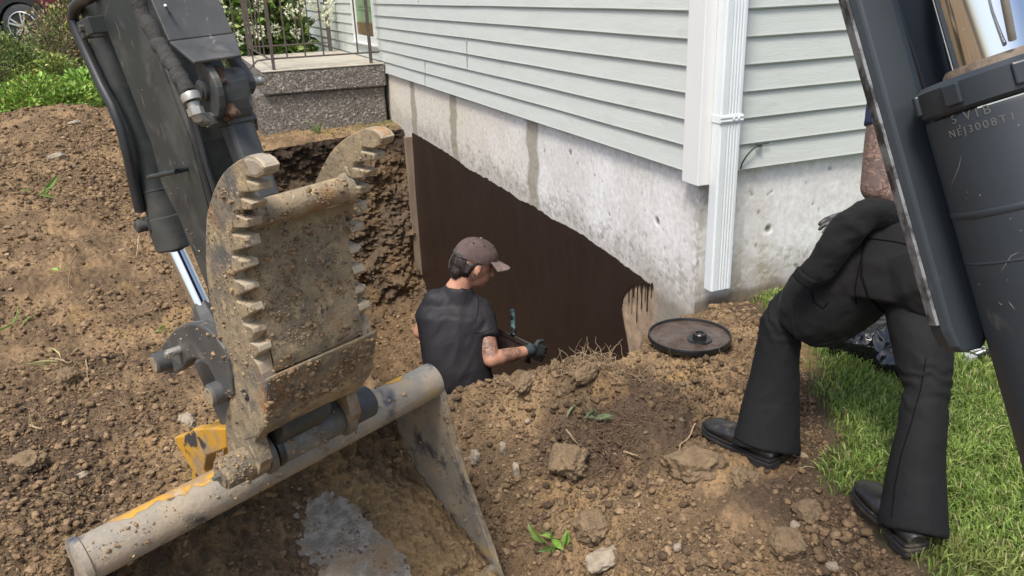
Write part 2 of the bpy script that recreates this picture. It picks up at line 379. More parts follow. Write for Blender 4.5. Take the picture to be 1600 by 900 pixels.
# ------------------------------------------------------------------ clods
def ico(sub=1):
    bm = bmesh.new(); bmesh.ops.create_icosphere(bm, subdivisions=sub, radius=1)
    v = np.array([x.co[:] for x in bm.verts]); f = np.array([[q.index for q in fc.verts] for fc in bm.faces]); bm.free(); return v, f
IV, IF = ico(1); IV2, IF2 = ico(2); IV3, IF3 = ico(5); IV4, IF4 = ico(3)
def rotm(n):
    q = RNG.normal(size=(n, 4)); q /= np.linalg.norm(q, axis=1)[:, None]; w_, x, y, z = q.T
    return np.stack([np.stack([1-2*(y*y+z*z), 2*(x*y-z*w_), 2*(x*z+y*w_)], -1), np.stack([2*(x*y+z*w_), 1-2*(x*x+z*z), 2*(y*z-x*w_)], -1), np.stack([2*(x*z-y*w_), 2*(y*z+x*w_), 1-2*(x*x+y*y)], -1)], 1)
def scatter_clods(name, pos, size, cols, label, iv=IV, if_=IF, flat=.75):
    n = len(pos); base = np.repeat(iv[None], n, 0)
    off_ = RNG.uniform(0, 900, (n, 1, 3)); j = 1+.34*pnoise(base*1.7+off_)+(.26*pnoise(base*4.1+off_)+.14*pnoise(base*9+off_) if len(iv) > 100 else 0)+(.10 if len(iv) < 100 else .03)*RNG.normal(size=(n, len(iv), 1))[..., 0]
    base = base*j[..., None]*np.stack([RNG.uniform(.8, 1.25, n), RNG.uniform(.6, 1.1, n), RNG.uniform(.5, .9, n)], -1)[:, None]
    v = np.einsum('nij,nkj->nki', rotm(n), base)*size[:, None, None]; v[..., 2] *= flat
    v += pos[:, None]
    f = (if_[None]+(np.arange(n)*len(iv))[:, None, None]).reshape(-1, 3)
    mb = MB(); mb.addarr(v.reshape(-1, 3), f)
    o = obj(name, mb, M_clod, fix=False, smooth=len(iv) > 40, auto=0, colr=np.repeat(cols, len(iv), 0)); return tag(o, label, 'soil' if label else None, kind='stuff')
M_clod = mat('clod', (.75, .75, .75), (1.25, 1.2, 1.15), attr='col', scale=70, rough=.95, bump=1, bscale=180, bdist=.006, spec=.2)
def clods():
    n = 330000
    t = RNG.uniform(0, 1, n)
    px_ = RNG.uniform(-60, 1500, n); py_ = RNG.uniform(150, 930, n)
    px_[:45000] = RNG.uniform(-30, 300, 45000); py_[:45000] = RNG.uniform(140, 380, 45000)
    dd = _F[None]+R2[None]*((px_-800)/F0)[:, None]+U2[None]*((450-py_)/F0)[:, None]
    pos = CAM+dd*((np.where(px_ > 600, -.6, -.5)-CAM[2])/dd[:, 2])[:, None]
    pos[:, :2] += RNG.normal(0, .04, (n, 2))
    X, Y = pos[:, 0], pos[:, 1]
    nf = 26000; k_ = RNG.choice(len(pos), nf, replace=False); pos[k_, 0] = RNG.uniform(-1.35, .02, nf); pos[k_, 1] = RNG.uniform(1.2, 4.5, nf); X, Y = pos[:, 0], pos[:, 1]; infl = np.zeros(len(pos), bool); infl[k_] = True
    dl = sdpoly(X, Y, LAWN); dp = sdpoly(X, Y, PIT)
    patch = fbm(P3(X, Y, 2), 2.2, 3)
    ok = (Y < 5.3) & ((dp > .0) | infl) & (infl | ~((X > -.02) & (Y > -.02))) & ((dl > .04) | (RNG.uniform(size=n) < .03)) & (patch+RNG.normal(0, .25, n) > -.22) & (X > -4.2)
    pos = pos[ok]; X, Y = X[ok], Y[ok]; m_ = len(X)
    size = .0026*(RNG.pareto(2.75, m_)+.85); size = np.minimum(size, .0145)*(1+.22*np.maximum(0, np.hypot(X+1.8, Y+2.5)-2)/2)
    pos[:, 2] = ground_z(X, Y)+size*.25
    base = np.array([(.232, .161, .092), (.28, .198, .118), (.122, .086, .055), (.172, .120, .073), (.34, .27, .18)])
    cols = base[RNG.choice(5, m_, p=(.36, .22, .17, .24, .01))]*RNG.uniform(.75, 1.2, (m_, 1))
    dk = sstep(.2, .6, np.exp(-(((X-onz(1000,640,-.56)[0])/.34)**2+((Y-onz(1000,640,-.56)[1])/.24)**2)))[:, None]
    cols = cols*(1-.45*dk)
    big = size > .0075
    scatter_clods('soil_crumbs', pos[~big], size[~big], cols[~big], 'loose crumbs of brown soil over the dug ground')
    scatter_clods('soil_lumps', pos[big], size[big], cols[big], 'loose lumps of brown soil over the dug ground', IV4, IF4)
clods()
# ------------------------------------------------------------------ house
E_ = .1016
M_siding = mat('vinyl_siding', (.54, .572, .53), (.58, .61, .57), scale=3, detail=5, rough=.5, bump=.35, bscale=26, bdist=.003, stretch=(1, 1, 9), spec=.4,
               layers=[((.40, .44, .40), 5, .60, .9, .6, 0, (1, 1, 3)), ((.42, .40, .30), 1.6, .68, .95, .7, 0)], bdetail=6)
M_white = mat('white_vinyl', (.80, .80, .785), (.75, .755, .745), scale=5, rough=.38, bump=.12, bscale=90, bdist=.001, stretch=(1, 1, .15),
              layers=[((.5, .5, .46), 14, .68, .85, .6, 0)])
M_white2 = mat('white_enamel', (.76, .80, .81), (.70, .75, .76), scale=4, rough=.35, layers=[((.45, .45, .40), 20, .70, .8, .6, 0)])
M_conc = mat('foundation_concrete', (.85, .85, .85), (1.1, 1.1, 1.1), attr='col', scale=35, rough=.9, bump=.35, bscale=110, bdist=.003, spec=.25, bdetail=7)
M_coat = mat('asphalt_coating', (.026, .0150, .0105), (.031, .018, .0125), scale=6, detail=7, rough=.40, rough2=.58, bump=.35, bscale=38, bdist=.003, stretch=(1.4, 1.4, .45), spec=.4,
             layers=[((.16, .12, .09), 75, .70, .74, .8, 0), ((.036, .024, .018), 2.5, .50, .85, .55, 0)])
house = empty('house', (.03, .03, -.6), 'house corner with pale green clapboard siding over a bare concrete foundation', 'house')
def siding(axis, length, nc, skip=None):
    mb = MB(); n = int(length/.12)
    s = np.linspace(.03, length, n)
    for k in range(nc):
        wob = fbm(P3(s, k*7.7+axis*99), .9, 2)*.0022
        ob = fbm(P3(s, k*3.3+50+axis*9), 1.2, 2)*.0016
        z0, z1 = k*E_, (k+1)*E_+.004
        prof = [(.016, z0+.001), (.003, z0-.001), (0, z0+.004), (.0015, z0+.012), (.0125, z1)]
        V_ = []
        for (o_, z) in prof:
            oo = o_+ob; zz = z+wob
            V_.append(np.stack([oo, s, zz], -1) if axis == 0 else np.stack([s, oo, zz], -1))
        if skip:
            pass
        V_ = np.array(V_); mb.addarr(V_.reshape(-1, 3), grid_faces(len(prof), n))
    return mb
DY0, DY1, DZ0, DZ1 = 5.24, 6.20, .27, 2.35
mb = siding(0, 9.5, 27)
# cut the door opening out of the left wall by dropping the courses behind it
def cut(mb, f):
    v = mb.verts(); keep = []
    for q in mb.f:
        c = v[list(q)].mean(0)
        if not f(c): keep.append(q)
    mb.f = keep; return mb
cut(mb, lambda c: DY0+.02 < c[1] < DY1-.02 and c[2] > DZ0+.03)
obj('siding', mb, M_siding, house, smooth=False, fix=False)
obj('siding', siding(1, 8.0, 27), M_siding, house, smooth=False, fix=False)
# seams where two lengths of siding overlap
M_seam = mat('seam_edge', (.34, .38, .36), rough=.6)
for (x, y, k) in ((663,115,0),(664,105,1),(729,78,2),(730,97,2),(654,3,6),(729,72,3)):
    p = onx(x, y, 0); mb = MB(); mb.box((-.003, p[1]-.002, k*E_+.006), (.010, p[1]+.002, (k+1)*E_-.004)); obj('siding_seam', mb, M_seam, house, smooth=False)

# corner post
mb = MB()
mb.prism([(-.014, -.014, -.036), (-.014, .095, -.036), (.012, .095, -.036), (.012, .012, -.036), (.095, .012, -.036), (.095, -.014, -.036)], (0, 0, 2.75))
obj('corner_post', mb, M_white, house, smooth=False, bevel=.003)
# eave so that the house closes above the frame
mb = MB(); mb.box((-.32, -.32, 2.72), (8, .05, 2.80)); mb.box((-.32, .05, 2.72), (.05, 9.5, 2.80)); mb.box((-.34, -.34, 2.8), (8, -.30, 2.95)); mb.box((-.34, -.30, 2.8), (-.30, 9.5, 2.95))
obj('eave', mb, M_white, house, smooth=False)

# foundation: dense sheets carrying stains and spalls
WET = []
for x in (650, 712, 834): WET.append(onx(x, 200, .03)[1])
def line_y(px, py): p = onx(px, py, .03); return p[1], p[2]
COAT_TOP = [line_y(*p) for p in ((645,207),(660,215),(680,227),(700,239),(716,250),(730,262),(745,270),(762,279),(780,290),(798,300),(812,312),(828,318),(845,328),(862,341),(880,349),(895,357),(912,367),(930,380),(948,392),(966,405),(985,419),(1003,433),(1022,447))]
CT = np.array(COAT_TOP)
def found(axis, length, zb, dx):
    s = np.arange(.0, min(length, 5.2), dx); s = np.concatenate([s, np.arange(5.2, length, .15)]) if length > 5.2 else s
    z = np.arange(zb, .012, dx) if axis else np.concatenate([np.arange(zb, -.95, .03), np.arange(-.95, .012, dx)])
    S, Zz = np.meshgrid(s, z, indexing='ij')
    Q = np.stack([0*S+axis*5, S, Zz], -1)
    c = np.empty(S.shape+(3,)); c[:] = (.70, .68, .64)
    grey = np.array((.50, .47, .42)); white = np.array((.79, .78, .755)); old = np.array((.22, .20, .165)); tanc = np.array((.37, .31, .225))
    n = fbm(Q, 3, 5, .6); n2 = fbm(Q+9, 13, 6, .75)
    c = c+(white-c)*sstep(-.4, .5, n+ (.15 if axis else .15*sstep(2.5, 1.0, S)-.1))[..., None]
    c = c+(np.array((.66,.60,.49))-c)*(sstep(.9, 3.2, S)*.8*(1-axis))[..., None]
    if axis == 0:
        edge = np.interp(S, CT[::-1, 0], CT[::-1, 1], left=-.60, right=-.45)
        edge = np.where(S < .34, -.575+.2*0, edge)
        h = Zz-edge                                        # height over the old grade line
    else:
        h = Zz+.53
    band = sstep(.17, .03, h+n*.10+n2*.05); c = c+(grey*.92-c)*(band*.75)[..., None]
    sp = sstep(.20, .32, n2+.18*sstep(.20, .03, h)-.07)*sstep(.26, .10, h+n*.08)*sstep(-.02, .03, h)
    rough = sp*.9
    c = c+(old*1.3-c)*(sp*.6)[..., None]
    st = 0
    if axis == 0:
        for y0 in WET:
            wv = .075+.03*fbm(P3(0*Zz, Zz, y0), 5, 2)
            g = sstep(wv+.02, wv-.02, np.abs(S-y0+fbm(P3(Zz, y0), 6, 4)*.05))*sstep(-.05+h*0, .0, h-.0)*(sstep(-.62, -.35, Zz)*.4+.6); c = c+(np.array((.27, .235, .165))-c)*(g*.75)[..., None]
        wb = sstep(.06, .0, h)*sstep(0.3, 0.1, np.abs(S-.25)); c = c+(np.array((.30,.26,.20))-c)*(wb*.4)[..., None]
        br = sstep(.66, .60, S)*sstep(.22, .34, S)*sstep(0, -.03, h); c = c+(np.array((.36, .25, .155))*(1+.4*n2[..., None])-c)*(br*.9)[..., None]
        lowd = sstep(.0, -.06, h)*sstep(.36, .22, S); c = c+(tanc*.55-c)*(lowd*.7)[..., None]
    else:
        for x0, wd in ((.21, .02), (.34, .05)):
            g = np.exp(-((S-x0+fbm(P3(Zz, x0), 5, 2)*.02)/wd)**2)*sstep(.0, -.5, Zz); c = c+(np.array((.36, .29, .14))-c)*(g*.38)[..., None]
        mud = sstep(.02, -.03, h+n*.05); c = c+(tanc*.6-c)*mud[..., None]
    ed = np.exp(-(S/.05)**2)*sstep(-.1, .25, n2+.1); c = c+(old*1.2-c)*(ed*.5)[..., None]
    # small pits and tie holes
    pit = sstep(.62, .70, fbm(Q+33, 22, 3)); c = c+(old-c)*(pit*.8)[..., None]
    hole = 0
    HO = [onx(1032, 347, .03)[1:3], onx(855, 325, .03)[1:3], onx(932, 312, .03)[1:3], onx(742, 216, .03)[1:3]] if axis == 0 else [ony(1192, 359, .03)[[0, 2]], ony(1196, 300, .03)[[0, 2]], ony(1262, 320, .03)[[0, 2]]]
    for i, (a, b) in enumerate(HO):
        r = np.hypot(S-a, Zz-b)*(1+.5*fbm(Q, 30, 2)); rr = (.022, .007, .006, .008)[i]
        g = sstep(rr, rr*.5, r); hole = hole+g; c = c+(old*.7-c)*(g*.9)[..., None]; g2 = sstep(rr*2.2, rr, r)-g; c = c+(white*1.05-c)*(np.clip(g2, 0, 1)*.6)[..., None]
    d = fbm(Q, 6, 4)*.0010-rough*.0018-pit*.003-hole*.006
    c = np.clip(c*(1+.04*n2[..., None]), .02, .85)
    O = .03-d
    V_ = np.stack([O, S+.03, Zz], -1) if axis == 0 else np.stack([S+.03, O, Zz], -1)
    mb = MB(); mb.addarr(V_.reshape(-1, 3), grid_faces(len(s), len(z))); return mb, c.reshape(-1, 3)
mb, c = found(0, 9.4, -2.4, .0085); obj('foundation_wall', mb, M_conc, house, fix=False, colr=c)
mb, c = found(1, 7.9, -.95, .0085); obj('foundation_wall', mb, M_conc, house, fix=False, colr=c)
# dark brown coating brushed on below the old grade
top = [(y, z) for y, z in COAT_TOP]
edge = []
ys = np.linspace(top[0][0], top[-1][0], 240)
zt = np.interp(ys, [a for a, b in top][::-1], [b for a, b in top][::-1])+fbm(P3(ys, 3), 14, 4)*.010
poly = [(.0245, 4.46, -2.35)]+[(.0245, 4.33, -.8)]+[(.0245, y, z) for y, z in zip(ys, zt)]
# ragged right edge with runs
for px_, py_ in ((1022,447),(1012,446),(1000,443),(990,446),(982,452),(974,462),(971,480),(974,500),(978,520),(982,545),(986,575)):
    p = onx(px_, py_, .0245); poly.append((.0245, p[1]+.004*pnoise(np.array([py_*.2, 1, 1])), p[2]))
poly.append((.0245, .50, -2.35))
mb = MB(); mb.prism(poly, (-.0035, 0, 0))
for i, px_ in enumerate((983, 988, 990.5, 996, 1001, 1003, 1008.5, 1012, 1014.5, 1018, 1020)):
    a = onx(px_, 443, .022); L_ = (.10, .16, .07, .20, .05, .13, .09, .14, .04, .07, .03)[i]
    q_ = (1, .6, 1.2, .8, .5, 1, .7, 1.1, .5, .8, .6)[i]; mb.loft([a+[0, 0, .002], a+[.001, .002, -L_*.6], a+[.001, .003, -L_]], [.0042*q_, .0024*q_, .0026*q_], n=8)
obj('waterproof_coating', mb, M_coat, house, smooth=False)
# strip of backer board between the bank and the coating
p = onx(645, 214, .03); mb = MB(); mb.box((-.03, 4.345, -2.2), (.028, 4.41, -.50)); obj('backer_board', mb, mat('wet_board', (.20, .145, .10), (.27, .21, .15), scale=20, stretch=(1, 1, .2), rough=.8, bump=.4), house, smooth=False)

# door
M_door = mat('green_door_paint', (.16, .25, .12), (.18, .28, .14), scale=5, rough=.4)
dr = obj('door', MB().box((.028, DY0+.04, DZ0+.04), (.06, DY1-.04, DZ1)), M_door, house, smooth=False)
mb = MB()
for y0, y1 in ((DY0+.13, DY0+.44), (DY0+.50, DY0+.82)):
    for z0, z1 in ((DZ0+.28, DZ0+.95), (DZ0+1.05, DZ0+1.9)):
        mb.box((.022, y0, z0), (.0275, y1, z1)); mb.box((.017, y0+.03, z0+.03), (.0215, y1-.03, z1-.03))
obj('door_panel', mb, M_door, dr, smooth=False, bevel=.004)
obj('kick_plate', MB().box((.020, DY0+.06, DZ0+.05), (.0272, DY1-.06, DZ0+.16)), mat('brass_plate', (.16, .10, .035), (.22, .14, .05), rough=.45, metal=.4), dr, smooth=False)
mb = MB()
mb.box((-.016, DY0-.005, DZ0-.03), (.03, DY0+.04, DZ1)); mb.box((-.016, DY1-.04, DZ0-.03), (.03, DY1+.005, DZ1)); mb.box((-.03, DY0-.02, DZ0-.045), (.03, DY1+.02, DZ0-.0305))
obj('door_frame', mb, M_white, house, smooth=False, bevel=.002)

# downspout on the right face of the corner
dt = ony(1150, 0, -.03); ds_a = ony(1127, 446, -.02)
xl = ony(1119, 300, -.064)[0]; xr = xl+.098
prof = []; nx_ = 0
def dprof(x0, x1, y0, y1):
    P_ = [(x0, y1)]; P_.append((x0, y0+.006)); P_.append((x0+.006, y0)); w_ = x1-x0
    for i in range(4):
        a = x0+.030+i*(w_-.045)/4; P_ += [(a, y0), (a+.003, y0+.0022), (a+.007, y0+.0022), (a+.010, y0)]
    P_ += [(x1-.006, y0), (x1, y0+.006), (x1, y1)]
    return P_
zb = ony(1127, 452, -.06)[2]
mb = MB(); mb.prism([(x, y, zb) for x, y in dprof(xl, xr, -.068, -.0165)], (0, 0, 2.7-zb))
sp_ = obj('downspout', mb, M_white2, house, smooth=False, bevel=.0015)
zs = ony(1140, 186, -.068)[2]
mb = MB(); mb.box((xl-.003, -.072, zs-.014), (xr+.003, -.0165, zs+.014)); mb.box((xl-.004, -.0745, zs+.004), (xr+.004, -.0725, zs+.009)); mb.box((xl-.004, -.0745, zs-.009), (xr+.004, -.0725, zs-.004))
for dx in (.055, .078): mb.cyl((xl+dx, -.071, zs), (xl+dx, -.077, zs), .005, n=10)
obj('strap', mb, M_white2, sp_, smooth=False, bevel=.001)
# cable that comes out from under the siding
mb = MB(); pts = [ony(x, y, yy) for x, y, yy in ((1157,264,-.008),(1160,254,-.012),(1167,243,-.014),(1175,234,-.014),(1184,227,-.010),(1190,224,.004))]
mb.loft(pts, .0035, n=8); mb.obox(ony(1186, 227, -.008), (.012, 0, 0), (0, .006, 0), (0, 0, .005)); mb.loft([ony(1186, 226, -.006), ony(1202, 223, -.003)], .0022, n=6)
obj('cable', mb, mat('grey_rubber', (.05, .05, .05), rough=.6), house)

# ------------------------------------------------------------------ stoop
def M_agg(name, a, b, c3):
    m_ = mat(name, a, b, scale=60, rough=.9, bump=1, bscale=40, bdist=.018, bdetail=3, layers=[(c3, 48, .55, .60, .8, 0), ((.05, .044, .038), 40, .59, .66, .95, 0), ((.60, .57, .52), 58, .635, .66, .7, 0)])
    return m_
M_aggr = M_agg('exposed_aggregate', (.125, .112, .098), (.18, .16, .138), (.34, .31, .27))
M_land = mat('landing_concrete', (.36, .33, .27), (.46, .425, .35), scale=9, rough=.9, bump=.4, bscale=90, layers=[((.20, .18, .13), 5, .55, .8, .9, 0)])
def slab(name, lo, hi, m_, par, d=.035):
    bm = bmesh.new(); bmesh.ops.create_cube(bm, size=1)
    for v in bm.verts: v.co = Vector([(lo[i]+hi[i])/2+v.co[i]*(hi[i]-lo[i]) for i in range(3)])
    bmesh.ops.bevel(bm, geom=bm.edges[:], offset=.012, segments=2, affect='EDGES')
    for k in range(3):
        for ax in range(3):
            bmesh.ops.bisect_plane
    n = int(max(2, (hi[0]-lo[0])/d)); 
    for i in range(1, int((hi[0]-lo[0])/d)): bmesh.ops.bisect_plane(bm, geom=bm.verts[:]+bm.edges[:]+bm.faces[:], plane_co=(lo[0]+i*d, 0, 0), plane_no=(1, 0, 0))
    for i in range(1, int((hi[2]-lo[2])/d)): bmesh.ops.bisect_plane(bm, geom=bm.verts[:]+bm.edges[:]+bm.faces[:], plane_co=(0, 0, lo[2]+i*d), plane_no=(0, 0, 1))
    co = np.array([v.co[:] for v in bm.verts]); dd = fbm(co, 9, 3)*.006
    cen = (np.array(lo)+hi)/2
    for v, q in zip(bm.verts, dd):
        s_ = [1 if v.co[i] > cen[i] else -1 for i in range(3)]; v.co.y += q*s_[1]; v.co.x += q*s_[0]*.6; v.co.z += q*.5
    me = bpy.data.meshes.new(name); bm.to_mesh(me); bm.free()
    return link(name, me, m_, par, False)
stoop = empty('front_stoop', (-.55, 6.0, -.5), 'exposed aggregate concrete stoop with iron railing at the green door', 'stoop')
slab('landing', (-1.115, 4.99, -.115), (.0, 7.13, .082), M_aggr, stoop)
obj('landing_top', MB().box((-1.112, 4.993, .0835), (-.002, 7.127, .094)), M_land, stoop, smooth=False, bevel=.003)
slab('base_block', (-1.19, 5.03, -.75), (-.015, 7.1, -.116), M_aggr, stoop)
sA = ony(396, 140, 5.25); slab('step', (-1.75, 5.22, -.33), (-1.116, 7.0, -.122), M_aggr, stoop)
slab('step', (-2.1, 5.3, -.75), (-1.195, 7.0, -.331), M_aggr, stoop)
obj('footing', MB().box((-1.5, 4.90, -.74), (-.9, 5.2, -.515)), M_land, stoop, smooth=False, bevel=.02)
M_iron = mat('brown_iron', (.075, .055, .05), (.11, .09, .08), scale=30, rough=.55, bump=.3, bscale=60)
rail = obj('railing', (lambda mb: [mb.loft([np.array((-1.05, 5.08, .19)), np.array((-.02, 5.08, .19))], .008, n=8), mb.loft([np.array((-1.05, 5.08, 1.0)), np.array((-.02, 5.08, 1.0))], .018, n=8),
      mb.loft([np.array((-1.02, 5.08, .19)), np.array((-1.02, 7.1, .19))], .008, n=8), mb.loft([np.array((-1.02, 5.08, 1.0)), np.array((-1.02, 7.1, 1.0))], .018, n=8),
      mb.loft([np.array((-1.05, 5.08, .19)), np.array((-1.13, 5.08, .18)), np.array((-1.42, 5.08, -.06)), np.array((-1.9, 5.08, -.32))], .008, n=8),
      mb.loft([np.array((-1.05, 5.08, 1.0)), np.array((-1.9, 5.08, .5))], .018, n=8)] and mb)(MB()), M_iron, stoop)
def post(x, y, z0, z1, r): obj('post', MB().box((x-r, y-r, z0), (x+r, y+r, z1)), M_iron, rail, smooth=False, bevel=.001)
def bal(x, y, z0, z1, r=.006): obj('baluster', MB().box((x-r, y-r, z0), (x+r, y+r, z1)), M_iron, rail, smooth=False)
pf = ony(428, 107, 5.06)[0]; pr = ony(580, 98, 5.06)[0]
post(pf, 5.06, .095, 1.05, .013); post(pr, 5.06, .095, 1.05, .013); post(-1.02, 7.05, .095, 1.05, .014); post(-.12, 7.06, .095, 1.05, .02)
for x in (445, 474, 503, 557): bal(ony(x, 60, 5.08)[0], 5.08, .19, 1.0)
for x in (-1.16, -1.28, -1.40, -1.55, -1.7): bal(x, 5.08, .15+(x+1.13)*.75, .93+(x+1.05)*.6)
for i in range(5): bal(-1.02, 5.45+i*.36, .19, 1.0)
for i in range(6): bal(-.2-i*.14, 7.06, .19, 1.0)
obj('rail_bar', MB().loft([np.array((-1.02, 7.06, .19)), np.array((-.1, 7.06, .19))], .008, n=8), M_iron, rail); obj('rail_bar', MB().loft([np.array((-1.02, 7.06, 1.0)), np.array((-.1, 7.06, 1.0))], .016, n=8), M_iron, rail)
# ------------------------------------------------------------------ excavator: every pin of the arm runs along AX
AX = c2w(nrm((1350/F0, 620/F0, 1)))
def pl(px, py, K): d = ray(px, py); return CAM+d*(K/(AX@d))
def plz(pts, K): return [pl(x, y, K) for x, y in pts]
def pixel(P): d = np.asarray(P)-CAM; z = d@_F; return 800+F0*(d@R2)/z, 450-F0*(d@U2)/z
def slide(P, px):                      # point on the pin line through P seen at column px
    lo, hi = -1.5, 1.5
    for _ in range(50):
        md = (lo+hi)/2
        if pixel(P+AX*md)[0] < px: lo = md
        else: hi = md
    return P+AX*lo
M_steel = mat('painted_arm_steel', (.022, .028, .028), (.034, .040, .038), scale=3, detail=6, rough=.42, rough2=.6, bump=.12, bscale=120, bdist=.001,
              layers=[((.12, .112, .095), 4, .50, .80, .75, 0), ((.075, .07, .06), 22, .52, .70, .7, 0), ((.30, .27, .22), 90, .69, .73, .8, 0), ((.20, .20, .19), 30, .70, .74, .5, .3, (.25, 3, 1.2))])
M_steel2 = mat('grey_cast_steel', (.046, .050, .050), (.080, .081, .077), scale=12, detail=7, rough=.45, rough2=.65, bump=.3, bscale=110, bdist=.001,
              layers=[((.22, .20, .17), 9, .56, .80, .8, 0), ((.34, .35, .36), 24, .66, .74, .4, .5, (2.5, .4, 1))])
M_mud = mat('mud_caked_steel', (.30, .235, .145), (.185, .150, .100), scale=14, detail=8, rough=.85, rough2=.7, bump=.9, bscale=85, bdist=.004, lo=.4, hi=.6, bdetail=8,
            layers=[((.13, .135, .13), 7, .56, .68, .5, .4), ((.40, .30, .17), 34, .55, .66, .9, 0), ((.10, .08, .06), 70, .58, .66, .95, 0), ((.27, .13, .045), 9, .60, .72, .9, 0), ((.50, .46, .38), 60, .64, .70, .6, .2, (3, .6, 1)), ((.07, .05, .035), 55, .66, .72, .95, 0)])
M_rust = mat('worn_tip_steel', (.40, .355, .28), (.27, .22, .15), scale=18, detail=7, rough=.6, metal=.2, bump=.5, bscale=90, bdist=.002, layers=[((.34, .17, .06), 12, .48, .66, .85, 0), ((.12, .10, .08), 30, .62, .72, .8, 0)])
M_barrel = mat('scuffed_barrel', (.10, .10, .09), (.16, .15, .125), scale=10, detail=8, rough=.6, bump=.4, bscale=100, bdist=.002, layers=[((.27, .24, .19), 40, .58, .70, .8, 0), ((.05, .05, .05), 6, .55, .7, .5, .2)])
M_chrome = mat('chrome_rod', (.75, .77, .78), rough=.09, metal=1, layers=[((.30, .27, .22), 60, .74, .78, .6, 0)])
M_zinc = mat('zinc_fitting', (.42, .41, .36), (.32, .31, .28), scale=40, rough=.38, metal=.55, layers=[((.22, .18, .12), 30, .60, .75, .8, 0)])
M_hose = mat('woven_hose_sleeve', (.030, .029, .027), (.052, .05, .046), scale=20, rough=.85, bump=1, bscale=260, bdist=.003, layers=[((.14, .12, .09), 5, .60, .85, .9, 0)])
M_rubber = mat('black_hose', (.018, .020, .022), (.03, .032, .034), scale=8, rough=.42, layers=[((.10, .09, .08), 8, .60, .85, .8, 0)])
M_yellow = mat('worn_yellow_paint', (.56, .30, .03), (.50, .26, .03), scale=6, rough=.5, bump=.4, bscale=60, bdist=.002,
               layers=[((.30, .20, .10), 9, .50, .60, .85, 0), ((.07, .075, .08), 11, .58, .62, .5, .4), ((.40, .31, .20), 40, .58, .70, .9, 0)])
M_tube = mat('bucket_tube_steel', (.22, .21, .18), (.34, .28, .20), scale=9, detail=8, rough=.6, rough2=.8, bump=.7, bscale=90, bdist=.003, lo=.4, hi=.6,
             layers=[((.075, .085, .10), 6, .56, .64, .45, .35), ((.42, .27, .08), 3.2, .60, .70, .7, 0, (1, 1, 2)), ((.40, .33, .22), 55, .60, .68, .9, 0)])
exc = empty('excavator', tuple(H0(np.array(-1.5), np.array(-1.6))*np.array([0, 0, 1])+np.array([-1.5, -1.6, 0])) if False else (-1.5, -1.3, -.9), 'mini excavator arm with a serrated steel thumb over a wide mud caked ditching bucket', 'excavator')
TL, TR, W = .55, .79, .24
# --- thumb
thumb = [(386,244),(371,251),(356,262),(347,272),(340,284),(333,300),(328,316),(324,330),(322,345),(321,372),(321,400),(322,425),(325,450),(329,475),(333,495),(338,518),(345,543),(352,566),(357,590),(362,615),(357,632),(353,645),(352,668),(355,697),(356,716),
         (362,738),(376,750),(392,752),(404,742),(408,724),(403,708),(398,692),(402,678),(413.5,667),(417,652),(415.5,625),(414,600),
         (408,585),(403,570),(396,561),(405,551),(402,541),(391,536),(397,522),(394,513),(379,507),(377,500),(392,489),(388,478),(368,471),(367,464),(385,455),(381,446),(364,437),(363,429),(383,420),(380,409),(362,401),(362,393),(386,387),(382,371),(361,366),(362,357),(387,356),(386,344),(368,337),(368,329),(391,328),(395,318),(374,310),(375,301),(403,299),(401,288),(384,283),(384,275),(401,279),(411,273),(413,262),(406,252),(397,246)]
lp = plz(thumb, TL)
M_tooth = mat('lit_worn_tooth_steel', (.44, .38, .28), (.30, .24, .16), scale=26, rough=.65, bump=.5, bscale=90, bdist=.002, layers=[((.20, .14, .09), 30, .56, .66, .9, 0)])  # worn teeth, painted lighter as if their front faces catch the light
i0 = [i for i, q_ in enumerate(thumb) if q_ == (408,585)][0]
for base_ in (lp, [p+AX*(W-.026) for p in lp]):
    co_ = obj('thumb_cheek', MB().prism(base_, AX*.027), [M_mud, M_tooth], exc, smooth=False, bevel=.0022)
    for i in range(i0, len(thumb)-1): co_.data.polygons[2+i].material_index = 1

tipc = [(386,243.5),(377,247),(384,258),(388,268),(392,277),(401,279.5),(411.5,273.5),(413.5,262),(406,251.5),(397,245.5)]
for sh in (0, W-.024):
    q = [p+AX*(sh-.0012) for p in plz(tipc, TL)]
    obj('thumb_tip', MB().prism(q, AX*.0264), M_rust, exc, smooth=False, bevel=.006)
pr_ = pl(543, 294, TR-.024); pl_ = pr_-AX*(W-.048)
mb = MB(); mb.cyl(pl_-AX*.0, pr_+AX*.0, .0232, n=32); mb.loft([pr_-AX*.012, pr_+AX*.001], [.0235, .030], n=28)
obj('cross_tube', mb, M_mud, exc)
tp = pl(537, 318, TR-.024); fpi = pl(565, 506, TR-.024); fp = pl(593, 517, TR)            # plate from below the tube to the fold
tpl = tp-AX*(W-.05); fl = fp-AX*W
tn = nrm(np.cross(AX, fp-tp)); tn = tn if tn@(CAM-tp) > 0 else -tn

mb = MB(); n1, n2 = 24, 30
